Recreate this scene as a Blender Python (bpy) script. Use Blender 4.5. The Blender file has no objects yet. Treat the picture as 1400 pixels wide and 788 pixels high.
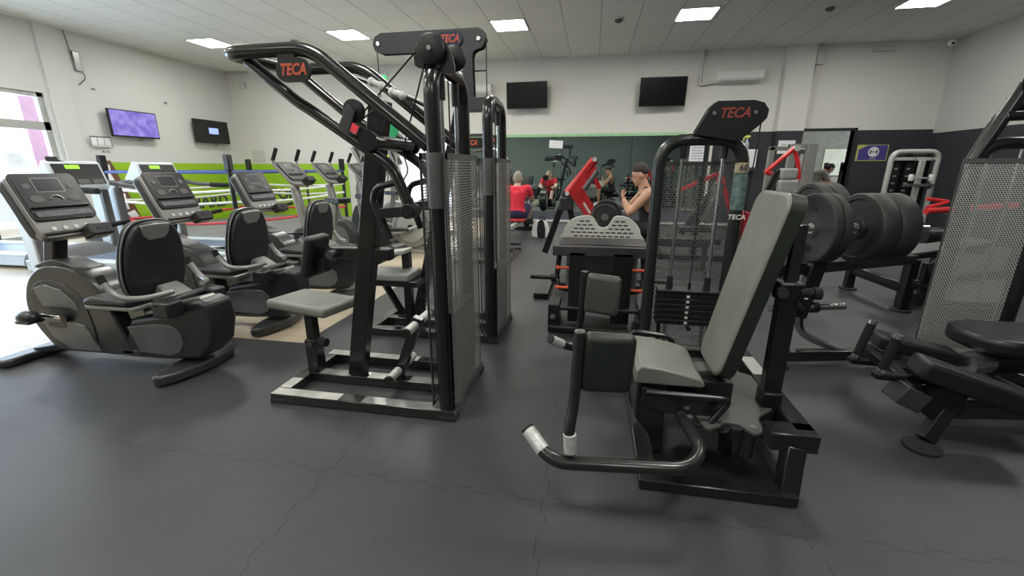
import bpy, bmesh, math, random
from math import pi, sin, cos, radians, atan2, sqrt, hypot
from mathutils import Vector, Matrix, Quaternion
random.seed(7)
scene = bpy.context.scene
COL = scene.collection
V = Vector

# ------------------------------------------------------------------ materials
def new_mat(name):
    m = bpy.data.materials.new(name); m.use_nodes = True
    nt = m.node_tree; b = nt.nodes['Principled BSDF']
    return m, nt, b

def mat(name, col, rough=0.5, metal=0.0, var=0.12, scale=8.0, bump=0.0, bscale=60.0, coat=0.0, emit=None, estr=0.0, spec=0.5, rvar=0.0):
    m, nt, b = new_mat(name)
    N = nt.nodes; L = nt.links
    b.inputs['Roughness'].default_value = rough
    b.inputs['Metallic'].default_value = metal
    b.inputs['Specular IOR Level'].default_value = spec
    if coat:
        b.inputs['Coat Weight'].default_value = coat
        b.inputs['Coat Roughness'].default_value = 0.12
    tc = N.new('ShaderNodeTexCoord')
    no = N.new('ShaderNodeTexNoise'); no.inputs['Scale'].default_value = scale; no.inputs['Detail'].default_value = 4
    L.new(tc.outputs['Object'], no.inputs['Vector'])
    rp = N.new('ShaderNodeValToRGB')
    lo = [max(0, c * (1 - var)) for c in col]; hi = [min(1, c * (1 + var)) for c in col]
    rp.color_ramp.elements[0].position = 0.3; rp.color_ramp.elements[1].position = 0.7
    rp.color_ramp.elements[0].color = (*lo, 1); rp.color_ramp.elements[1].color = (*hi, 1)
    L.new(no.outputs['Fac'], rp.inputs['Fac']); L.new(rp.outputs['Color'], b.inputs['Base Color'])
    if rvar:
        mr = N.new('ShaderNodeMapRange'); mr.inputs['To Min'].default_value = max(0.02, rough - rvar); mr.inputs['To Max'].default_value = rough + rvar
        L.new(no.outputs['Fac'], mr.inputs['Value']); L.new(mr.outputs['Result'], b.inputs['Roughness'])
    if bump:
        n2 = N.new('ShaderNodeTexNoise'); n2.inputs['Scale'].default_value = bscale; n2.inputs['Detail'].default_value = 3
        L.new(tc.outputs['Object'], n2.inputs['Vector'])
        bp = N.new('ShaderNodeBump'); bp.inputs['Strength'].default_value = bump; bp.inputs['Distance'].default_value = 0.003
        L.new(n2.outputs['Fac'], bp.inputs['Height']); L.new(bp.outputs['Normal'], b.inputs['Normal'])
    if emit:
        b.inputs['Emission Color'].default_value = (*emit, 1); b.inputs['Emission Strength'].default_value = estr
    return m

def vmath(nt, op, a, b=None, c=None):
    n = nt.nodes.new('ShaderNodeMath'); n.operation = op
    for i, x in enumerate((a, b, c)):
        if x is None: continue
        if isinstance(x, (int, float)): n.inputs[i].default_value = x
        else: nt.links.new(x, n.inputs[i])
    return n.outputs[0]

def perforated(name, col, s=0.0135, r=0.0047, rough=0.4, metal=0.6):
    m, nt, b = new_mat(name)
    b.inputs['Base Color'].default_value = (*col, 1); b.inputs['Roughness'].default_value = rough; b.inputs['Metallic'].default_value = metal
    uv = nt.nodes.new('ShaderNodeTexCoord'); sp = nt.nodes.new('ShaderNodeSeparateXYZ')
    nt.links.new(uv.outputs['UV'], sp.inputs[0])
    h = s * 1.732
    ds = []
    for off in (0.0, 0.5):
        fx = vmath(nt, 'MULTIPLY', vmath(nt, 'SUBTRACT', vmath(nt, 'FRACT', vmath(nt, 'ADD', vmath(nt, 'DIVIDE', sp.outputs[0], s), off)), 0.5), s)
        fy = vmath(nt, 'MULTIPLY', vmath(nt, 'SUBTRACT', vmath(nt, 'FRACT', vmath(nt, 'ADD', vmath(nt, 'DIVIDE', sp.outputs[1], h), off)), 0.5), h)
        ds.append(vmath(nt, 'ADD', vmath(nt, 'MULTIPLY', fx, fx), vmath(nt, 'MULTIPLY', fy, fy)))
    d = vmath(nt, 'MINIMUM', ds[0], ds[1])
    hole = vmath(nt, 'LESS_THAN', d, r * r)
    tr = nt.nodes.new('ShaderNodeBsdfTransparent'); mx = nt.nodes.new('ShaderNodeMixShader')
    nt.links.new(hole, mx.inputs[0]); nt.links.new(b.outputs[0], mx.inputs[1]); nt.links.new(tr.outputs[0], mx.inputs[2])
    nt.links.new(mx.outputs[0], nt.nodes['Material Output'].inputs['Surface'])
    return m

M = {}
M['black'] = mat('gloss_black_steel', (0.012, 0.012, 0.012), 0.26, 0.0, 0.06, 3, coat=0.3)
M['black2'] = mat('satin_black_steel', (0.009, 0.009, 0.009), 0.42, 0.0, 0.08, 9)
M['green_black'] = mat('greenish_black_steel', (0.016, 0.020, 0.017), 0.3, 0.0, 0.08, 6, coat=0.3)
M['railtop'] = mat('scuffed_rail_steel', (0.014, 0.014, 0.013), 0.2, 0.0, 0.15, 5, coat=1.0)
M['charcoal'] = mat('charcoal_plate', (0.05, 0.05, 0.055), 0.45, 0.1, 0.12)
M['chrome'] = mat('chrome', (0.62, 0.63, 0.62), 0.22, 0.95, 0.05)
M['grip'] = mat('ribbed_silver_grip', (0.62, 0.63, 0.6), 0.38, 0.35, 0.15, 40, bump=0.6, bscale=180)
M['foam'] = mat('black_foam', (0.01, 0.01, 0.01), 0.85, 0, 0.3, 40, bump=0.3, bscale=200)
M['rubber'] = mat('black_rubber', (0.02, 0.02, 0.021), 0.7, 0, 0.3, 20)
M['vinyl'] = mat('grey_green_vinyl', (0.185, 0.19, 0.165), 0.38, 0, 0.14, 7, bump=0.25, bscale=120)
M['vinyl_dk'] = mat('dark_green_vinyl', (0.018, 0.024, 0.018), 0.45, 0, 0.2, 7, bump=0.2, bscale=120)
M['vinyl_grey'] = mat('mid_grey_vinyl', (0.07, 0.073, 0.067), 0.42, 0, 0.12, 7, bump=0.2, bscale=120)
M['vinyl_blk'] = mat('black_vinyl', (0.010, 0.010, 0.012), 0.4, 0, 0.2, 7, bump=0.2, bscale=140)
M['perf'] = perforated('perforated_grey_sheet', (0.34, 0.35, 0.335), 0.0155, 0.0058, 0.45, 0.3)
M['perf3'] = perforated('perforated_dark_mesh', (0.22, 0.23, 0.22), 0.0185, 0.0072, 0.45, 0.4)
M['perf2'] = perforated('perforated_light_grey_sheet', (0.46, 0.48, 0.46), 0.0135, 0.0046, 0.5, 0.2)
M['perf_rim'] = mat('sheet_rim', (0.15, 0.155, 0.15), 0.4, 0.5, 0.1)
M['orange'] = mat('orange_lettering', (0.55, 0.10, 0.05), 0.5, 0, 0.1)
M['dkorange'] = mat('dim_orange_lettering', (0.26, 0.05, 0.03), 0.5, 0, 0.1)
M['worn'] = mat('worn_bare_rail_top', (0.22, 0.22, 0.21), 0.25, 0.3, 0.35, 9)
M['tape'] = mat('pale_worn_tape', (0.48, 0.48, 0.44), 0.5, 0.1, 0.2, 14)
M['navy'] = mat('navy_badge', (0.01, 0.015, 0.05), 0.35, 0, 0.1)
M['badge'] = mat('black_badge', (0.004, 0.004, 0.005), 0.4, 0, 0.1)
M['white'] = mat('white_plastic', (0.7, 0.7, 0.68), 0.4, 0, 0.05)
M['white_grip'] = mat('white_rubber_grip', (0.6, 0.6, 0.57), 0.6, 0, 0.1)
M['paper'] = mat('white_paper', (0.78, 0.8, 0.8), 0.8, 0, 0.03)
M['ink'] = mat('ink_print', (0.06, 0.06, 0.07), 0.8, 0, 0.05)
M['bike_body'] = mat('bike_grey_shell', (0.034, 0.036, 0.037), 0.33, 0.1, 0.1, 5, coat=0.15)
M['bike_dark'] = mat('bike_charcoal_shell', (0.016, 0.019, 0.02), 0.38, 0.0, 0.15, 5, coat=0.1)
M['bike_panel'] = mat('bike_silver_grey_panel', (0.14, 0.15, 0.152), 0.35, 0.35, 0.08, 5)
M['bike_silver'] = mat('bike_silver_trim', (0.28, 0.28, 0.27), 0.3, 0.5, 0.06, 5)
M['bike_post'] = mat('bike_post_grey', (0.036, 0.034, 0.034), 0.35, 0.2, 0.1, 5)
M['console'] = mat('console_black_face', (0.018, 0.018, 0.02), 0.3, 0, 0.2, 10)
M['lcd'] = mat('grey_lcd', (0.06, 0.065, 0.07), 0.15, 0, 0.1, 10)
M['console_rim'] = mat('console_bezel', (0.02, 0.02, 0.022), 0.35, 0, 0.1)
M['keys'] = mat('console_key_strip', (0.12, 0.135, 0.14), 0.4, 0, 0.3, 30)
M['tube_grey'] = mat('grey_tube', (0.26, 0.26, 0.25), 0.32, 0.2, 0.08, 6, coat=0.2)
M['tm_white'] = mat('treadmill_pale_blue_white', (0.62, 0.68, 0.72), 0.35, 0.1, 0.05, 4)
M['tm_belt'] = mat('treadmill_belt', (0.10, 0.13, 0.2), 0.5, 0, 0.1, 20)
M['tm_deck'] = mat('treadmill_deck_silver', (0.45, 0.5, 0.55), 0.3, 0.3, 0.06, 6)
M['tm_hood'] = mat('treadmill_hood_grey', (0.1, 0.1, 0.1), 0.4, 0.1, 0.1, 6)
M['lcd_green'] = mat('lit_green_lcd', (0.3, 0.7, 0.05), 0.3, emit=(0.45, 0.95, 0.05), estr=0.45)
M['red'] = mat('red_paint', (0.55, 0.02, 0.025), 0.3, 0, 0.1, 6, coat=0.3)
M['dkred'] = mat('dark_red_paint', (0.28, 0.02, 0.025), 0.35, 0, 0.1, 6)
M['cream'] = mat('cream_footplate', (0.66, 0.66, 0.6), 0.45, 0, 0.06, 6)
M['ltgrey'] = mat('light_grey_steel', (0.42, 0.43, 0.4), 0.35, 0.1, 0.08, 6)
M['greyrack'] = mat('rack_grey_steel', (0.24, 0.24, 0.22), 0.4, 0.1, 0.1, 6)
M['orangepeg'] = mat('orange_peg', (0.75, 0.12, 0.05), 0.4, 0, 0.1)
M['blue'] = mat('blue_rope', (0.06, 0.09, 0.3), 0.6, 0, 0.15)
M['ltblue'] = mat('pale_blue_rope', (0.45, 0.52, 0.68), 0.6, 0, 0.1)
M['whiterope'] = mat('white_rope', (0.75, 0.75, 0.7), 0.6, 0, 0.08)
M['redrope'] = mat('red_rope', (0.6, 0.05, 0.06), 0.6, 0, 0.1)
M['canvas'] = mat('ring_canvas', (0.2, 0.2, 0.195), 0.8, 0, 0.12, 3)
M['ringdark'] = mat('ring_skirt', (0.04, 0.045, 0.045), 0.8, 0, 0.12, 3)
M['wood_brown'] = mat('brown_wood', (0.12, 0.045, 0.02), 0.5, 0, 0.3, 12)
M['skin'] = mat('skin', (0.50, 0.28, 0.18), 0.5, 0, 0.08, 10)
M['skin2'] = mat('skin_pale', (0.68, 0.46, 0.36), 0.5, 0, 0.08, 10)
M['hair_dk'] = mat('dark_hair', (0.03, 0.022, 0.016), 0.7, 0, 0.4, 60, bump=0.8, bscale=150)
M['hair_gr'] = mat('grey_hair', (0.3, 0.27, 0.22), 0.7, 0, 0.3, 60, bump=0.8, bscale=150)
M['redshirt'] = mat('red_cotton', (0.75, 0.03, 0.06), 0.8, 0, 0.12, 12, bump=0.4, bscale=30)
M['blackcloth'] = mat('black_cotton', (0.012, 0.012, 0.014), 0.85, 0, 0.3, 12, bump=0.4, bscale=30)
M['greycloth'] = mat('grey_cotton', (0.3, 0.29, 0.27), 0.85, 0, 0.15, 12, bump=0.4, bscale=30)
M['navycloth'] = mat('navy_cotton', (0.02, 0.018, 0.06), 0.85, 0, 0.2, 12)
M['eye'] = mat('dark_eye', (0.02, 0.015, 0.01), 0.2)
M['lip'] = mat('lips', (0.45, 0.17, 0.14), 0.5)
M['plate'] = mat('bumper_plate_rubber', (0.022, 0.023, 0.022), 0.6, 0, 0.25, 12, bump=0.35, bscale=140)
M['plate_ink'] = mat('plate_lettering', (0.012, 0.012, 0.012), 0.6)
M['tv'] = mat('tv_bezel', (0.005, 0.005, 0.006), 0.4, 0, 0.1)
M['tvscreen'] = mat('tv_dark_screen', (0.004, 0.004, 0.005), 0.22, 0, 0.1)
M['wallbox'] = mat('wall_box_white', (0.55, 0.55, 0.52), 0.5, 0, 0.05)
M['steelblk'] = mat('dumbbell_steel', (0.10, 0.10, 0.105), 0.2, 0.8, 0.2)
M['seam_tape'] = mat('tan_band', (0.4, 0.33, 0.22), 0.6, 0, 0.15)
M['teal_band'] = mat('teal_sticker', (0.12, 0.18, 0.17), 0.5, 0, 0.6, 30)
M['hiviz'] = mat('yellow_green_strap', (0.6, 0.85, 0.03), 0.5, 0, 0.1)
M['exit_green'] = mat('green_lit_sign', (0.05, 0.6, 0.15), 0.4, emit=(0.1, 0.9, 0.3), estr=1.2)
M['flag_red'] = mat('flag_red', (0.6, 0.03, 0.05), 0.8); M['flag_green'] = mat('flag_green', (0.02, 0.28, 0.1), 0.8); M['flag_white'] = mat('flag_white', (0.75, 0.75, 0.7), 0.8)
M['purple'] = mat('purple_sign', (0.07, 0.05, 0.25), 0.5); M['gold'] = mat('gold_edge', (0.5, 0.48, 0.15), 0.5)
M['cable'] = mat('black_cable', (0.01, 0.01, 0.01), 0.5)
M['num'] = mat('white_print', (0.65, 0.65, 0.62), 0.6)
M['ceramic_grey'] = mat('light_grey_pad', (0.26, 0.265, 0.25), 0.45, 0, 0.1, 8)
M['mirror'] = mat('mirror_glass', (0.64, 0.72, 0.68), 0.015, 1.0, 0.0)
M['spray'] = mat('bottle_translucent', (0.45, 0.5, 0.55), 0.3); M['yellow'] = mat('yellow_nozzle', (0.8, 0.75, 0.15), 0.4)

# white / painted walls
def wall_mat(name, upper, lower, zsplit, xmin=None):
    m, nt, b = new_mat(name); N = nt.nodes; L = nt.links
    b.inputs['Roughness'].default_value = 0.75
    g = N.new('ShaderNodeNewGeometry'); s = N.new('ShaderNodeSeparateXYZ'); L.new(g.outputs['Position'], s.inputs[0])
    no = N.new('ShaderNodeTexNoise'); no.inputs['Scale'].default_value = 0.9; no.inputs['Detail'].default_value = 5
    L.new(g.outputs['Position'], no.inputs['Vector'])
    k = vmath(nt, 'LESS_THAN', s.outputs[2], zsplit)
    if xmin is not None: k = vmath(nt, 'MULTIPLY', k, vmath(nt, 'GREATER_THAN', s.outputs[0], xmin))
    mx = N.new('ShaderNodeMix'); mx.data_type = 'RGBA'
    L.new(k, mx.inputs[0]); mx.inputs[6].default_value = (*upper, 1); mx.inputs[7].default_value = (*lower, 1)
    f = N.new('ShaderNodeMapRange'); f.inputs['To Min'].default_value = 0.93; f.inputs['To Max'].default_value = 1.05
    L.new(no.outputs['Fac'], f.inputs['Value'])
    sc = N.new('ShaderNodeVectorMath'); sc.operation = 'SCALE'
    L.new(mx.outputs[2], sc.inputs[0]); L.new(f.outputs[0], sc.inputs['Scale']); L.new(sc.outputs[0], b.inputs['Base Color'])
    n2 = N.new('ShaderNodeTexNoise'); n2.inputs['Scale'].default_value = 35
    L.new(g.outputs['Position'], n2.inputs['Vector'])
    bp = N.new('ShaderNodeBump'); bp.inputs['Strength'].default_value = 0.12; bp.inputs['Distance'].default_value = 0.01
    L.new(n2.outputs['Fac'], bp.inputs['Height']); L.new(bp.outputs[0], b.inputs['Normal'])
    return m
WHITE = (0.66, 0.665, 0.64); DADO = (0.030, 0.034, 0.040); LIME = (0.32, 0.56, 0.02)
M['wall_back'] = wall_mat('wall_white_over_dark', (0.68, 0.67, 0.62), DADO, 2.10, -3.4)
M['wall_right'] = wall_mat('wall_grey_over_dark', (0.52, 0.53, 0.49), DADO, 2.02)
M['wall_left'] = wall_mat('wall_white', WHITE, WHITE, 0.0)
M['lime'] = mat('lime_green_paint', LIME, 0.65, 0, 0.06, 1.5)
M['wall_rear'] = wall_mat('wall_white_over_slate', (0.5, 0.55, 0.48), (0.13, 0.155, 0.15), 3.3)

# ceiling tiles
def ceil_mat():
    m, nt, b = new_mat('suspended_ceiling_tiles'); N = nt.nodes; L = nt.links
    b.inputs['Roughness'].default_value = 0.85
    g = N.new('ShaderNodeNewGeometry'); s = N.new('ShaderNodeSeparateXYZ'); L.new(g.outputs['Position'], s.inputs[0])
    P = 0.646
    def line(o, off, w):
        f = vmath(nt, 'FRACT', vmath(nt, 'DIVIDE', vmath(nt, 'ADD', o, off), P))
        a = vmath(nt, 'ABSOLUTE', vmath(nt, 'SUBTRACT', f, 0.5))
        return vmath(nt, 'GREATER_THAN', a, 0.5 - w)
    lx = line(s.outputs[0], 100.13, 0.011); ly = line(s.outputs[1], 100.1, 0.008)
    ca = N.new('ShaderNodeTexWhiteNoise'); ca.noise_dimensions = '2D'
    cx = vmath(nt, 'FLOOR', vmath(nt, 'DIVIDE', vmath(nt, 'ADD', s.outputs[0], 100.13), P)); cy = vmath(nt, 'FLOOR', vmath(nt, 'DIVIDE', vmath(nt, 'ADD', s.outputs[1], 100.1), P))
    cb = N.new('ShaderNodeCombineXYZ'); L.new(cx, cb.inputs[0]); L.new(cy, cb.inputs[1]); L.new(cb.outputs[0], ca.inputs['Vector'])
    v = vmath(nt, 'ADD', vmath(nt, 'MULTIPLY', ca.outputs['Value'], 0.035), 0.70)
    v = vmath(nt, 'MULTIPLY', v, vmath(nt, 'SUBTRACT', 1.0, vmath(nt, 'MULTIPLY', lx, 0.5)))
    v = vmath(nt, 'MULTIPLY', v, vmath(nt, 'SUBTRACT', 1.0, vmath(nt, 'MULTIPLY', ly, 0.22)))
    c = N.new('ShaderNodeCombineXYZ'); L.new(v, c.inputs[0]); L.new(v, c.inputs[1]); L.new(vmath(nt, 'MULTIPLY', v, 0.95), c.inputs[2])
    L.new(c.outputs[0], b.inputs['Base Color'])
    return m
M['ceiling'] = ceil_mat()

# rubber tiles with jigsaw seams
def rubber_mat():
    m, nt, b = new_mat('rubber_floor_tiles'); N = nt.nodes; L = nt.links
    g = N.new('ShaderNodeNewGeometry'); s = N.new('ShaderNodeSeparateXYZ'); L.new(g.outputs['Position'], s.inputs[0])
    P = 0.97
    def seam(a, t, off, toff):
        # a = coordinate across the seam, t = along it; square teeth with slanted flanks
        sq = vmath(nt, 'FRACT', vmath(nt, 'DIVIDE', vmath(nt, 'ADD', t, toff), 0.194))
        tri = vmath(nt, 'SUBTRACT', vmath(nt, 'ABSOLUTE', vmath(nt, 'SUBTRACT', sq, 0.5)), 0.25)
        cl = vmath(nt, 'MAXIMUM', vmath(nt, 'MINIMUM', vmath(nt, 'MULTIPLY', tri, 40.0), 1.0), -1.0)
        sh = vmath(nt, 'MULTIPLY', cl, 0.011)
        f = vmath(nt, 'FRACT', vmath(nt, 'DIVIDE', vmath(nt, 'ADD', vmath(nt, 'ADD', a, sh), off), P))
        d = vmath(nt, 'MULTIPLY', vmath(nt, 'ABSOLUTE', vmath(nt, 'SUBTRACT', f, 0.5)), P)
        return vmath(nt, 'GREATER_THAN', d, P / 2 - 0.0025)
    n1 = N.new('ShaderNodeTexNoise'); n1.inputs['Scale'].default_value = 1.3; n1.inputs['Detail'].default_value = 6
    n2 = N.new('ShaderNodeTexNoise'); n2.inputs['Scale'].default_value = 120; n2.inputs['Detail'].default_value = 3
    n3 = N.new('ShaderNodeTexNoise'); n3.inputs['Scale'].default_value = 4.5; n3.inputs['Detail'].default_value = 8
    for n in (n1, n2, n3): L.new(g.outputs['Position'], n.inputs['Vector'])
    sm = vmath(nt, 'MAXIMUM', seam(s.outputs[0], s.outputs[1], 100.0 * 0.97 + 0.13, 50.0), seam(s.outputs[1], s.outputs[0], 97.0 - 1.44, 50.05))
    # seams are tight and show only here and there
    show = vmath(nt, 'GREATER_THAN', n3.outputs['Fac'], 0.43)
    sm = vmath(nt, 'MULTIPLY', sm, vmath(nt, 'ADD', vmath(nt, 'MULTIPLY', show, 0.6), 0.4))
    v = vmath(nt, 'ADD', vmath(nt, 'MULTIPLY', n1.outputs['Fac'], 0.03), vmath(nt, 'MULTIPLY', n2.outputs['Fac'], 0.026))
    v = vmath(nt, 'ADD', vmath(nt, 'ADD', v, 0.016), vmath(nt, 'MULTIPLY', n3.outputs['Fac'], 0.014))
    v = vmath(nt, 'MULTIPLY', vmath(nt, 'SUBTRACT', v, 0.010), 1.05)
    v = vmath(nt, 'MULTIPLY', v, vmath(nt, 'SUBTRACT', 1.0, vmath(nt, 'MULTIPLY', sm, 0.62)))
    c = N.new('ShaderNodeCombineXYZ'); L.new(v, c.inputs[0]); L.new(vmath(nt, 'MULTIPLY', v, 1.03), c.inputs[1]); L.new(vmath(nt, 'MULTIPLY', v, 1.10), c.inputs[2])
    L.new(c.outputs[0], b.inputs['Base Color'])
    b.inputs['Specular IOR Level'].default_value = 0.5
    r = vmath(nt, 'ADD', vmath(nt, 'MULTIPLY', n3.outputs['Fac'], 0.16), 0.42)
    L.new(r, b.inputs['Roughness'])
    bp = N.new('ShaderNodeBump'); bp.inputs['Strength'].default_value = 0.25; bp.inputs['Distance'].default_value = 0.002
    L.new(vmath(nt, 'SUBTRACT', n2.outputs['Fac'], vmath(nt, 'MULTIPLY', sm, 2.0)), bp.inputs['Height']); L.new(bp.outputs[0], b.inputs['Normal'])
    return m
M['rubberfloor'] = rubber_mat()

def wood_mat():
    m, nt, b = new_mat('pale_laminate_floor'); N = nt.nodes; L = nt.links
    g = N.new('ShaderNodeNewGeometry'); mp = N.new('ShaderNodeMapping'); mp.inputs['Scale'].default_value = (1, 1, 1)
    L.new(g.outputs['Position'], mp.inputs[0])
    br = N.new('ShaderNodeTexBrick'); br.inputs['Scale'].default_value = 1.0
    br.inputs['Brick Width'].default_value = 1.2; br.inputs['Row Height'].default_value = 0.19
    br.inputs['Mortar Size'].default_value = 0.003; br.inputs['Color1'].default_value = (0.47, 0.40, 0.29, 1); br.inputs['Color2'].default_value = (0.54, 0.47, 0.35, 1)
    br.inputs['Mortar'].default_value = (0.28, 0.22, 0.15, 1)
    L.new(mp.outputs[0], br.inputs['Vector'])
    no = N.new('ShaderNodeTexNoise'); no.inputs['Scale'].default_value = 3; no.inputs['Detail'].default_value = 8
    m2 = N.new('ShaderNodeMapping'); m2.inputs['Scale'].default_value = (1, 14, 1); L.new(g.outputs['Position'], m2.inputs[0]); L.new(m2.outputs[0], no.inputs['Vector'])
    f = N.new('ShaderNodeMapRange'); f.inputs['To Min'].default_value = 0.88; f.inputs['To Max'].default_value = 1.1; L.new(no.outputs['Fac'], f.inputs['Value'])
    sc = N.new('ShaderNodeVectorMath'); sc.operation = 'SCALE'; L.new(br.outputs['Color'], sc.inputs[0]); L.new(f.outputs[0], sc.inputs['Scale'])
    L.new(sc.outputs[0], b.inputs['Base Color']); b.inputs['Roughness'].default_value = 0.33
    return m
M['wood'] = wood_mat()

def emis(name, col, s):
    m = bpy.data.materials.new(name); m.use_nodes = True; nt = m.node_tree
    nt.nodes.remove(nt.nodes['Principled BSDF'])
    e = nt.nodes.new('ShaderNodeEmission'); e.inputs[0].default_value = (*col, 1); e.inputs[1].default_value = s
    nt.links.new(e.outputs[0], nt.nodes['Material Output'].inputs[0]); return m
M['panel_light'] = emis('led_panel', (1.0, 0.975, 0.92), 62.0)
def glass_mat():
    m = bpy.data.materials.new('window_glass'); m.use_nodes = True; nt = m.node_tree
    b = nt.nodes['Principled BSDF']; b.inputs['Roughness'].default_value = 0.03; b.inputs['Base Color'].default_value = (0.02, 0.02, 0.02, 1)
    tr = nt.nodes.new('ShaderNodeBsdfTransparent'); mx = nt.nodes.new('ShaderNodeMixShader'); mx.inputs[0].default_value = 0.07
    nt.links.new(tr.outputs[0], mx.inputs[1]); nt.links.new(b.outputs[0], mx.inputs[2]); nt.links.new(mx.outputs[0], nt.nodes['Material Output'].inputs[0]); return m
M['glass'] = glass_mat()
def screen_mat():
    m, nt, b = new_mat('violet_tv_picture'); N = nt.nodes; L = nt.links
    tc = N.new('ShaderNodeTexCoord'); no = N.new('ShaderNodeTexNoise'); no.inputs['Scale'].default_value = 7; no.inputs['Detail'].default_value = 2
    L.new(tc.outputs['Object'], no.inputs['Vector'])
    rp = N.new('ShaderNodeValToRGB'); rp.color_ramp.elements[0].color = (0.22, 0.17, 0.75, 1); rp.color_ramp.elements[1].color = (0.42, 0.34, 0.95, 1)
    rp.color_ramp.elements[0].position = 0.35; rp.color_ramp.elements[1].position = 0.65
    L.new(no.outputs[0], rp.inputs[0]); b.inputs['Base Color'].default_value = (0.02, 0.02, 0.02, 1)
    L.new(rp.outputs[0], b.inputs['Emission Color']); b.inputs['Emission Strength'].default_value = 0.95; b.inputs['Roughness'].default_value = 0.2
    return m
M['tvpic'] = screen_mat()
M['tvblue'] = mat('pale_blue_picture', (0.3, 0.4, 0.8), 0.3, emit=(0.35, 0.45, 0.95), estr=0.9)

# ------------------------------------------------------------------ geometry
def fillet(pts, rad, n=6):
    pts = [V(p) for p in pts]
    if rad <= 0 or len(pts) < 3: return pts
    out = [pts[0]]
    for i in range(1, len(pts) - 1):
        a, b, c = pts[i - 1], pts[i], pts[i + 1]
        u = (a - b); w = (c - b); lu = u.length; lw = w.length
        if lu < 1e-6 or lw < 1e-6: continue
        r = min(rad, lu * 0.48, lw * 0.48)
        p0 = b + u / lu * r; p1 = b + w / lw * r
        for k in range(n + 1):
            t = k / n
            out.append(p0 * (1 - t) ** 2 + b * 2 * t * (1 - t) + p1 * t * t)
    out.append(pts[-1]); return out

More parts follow.
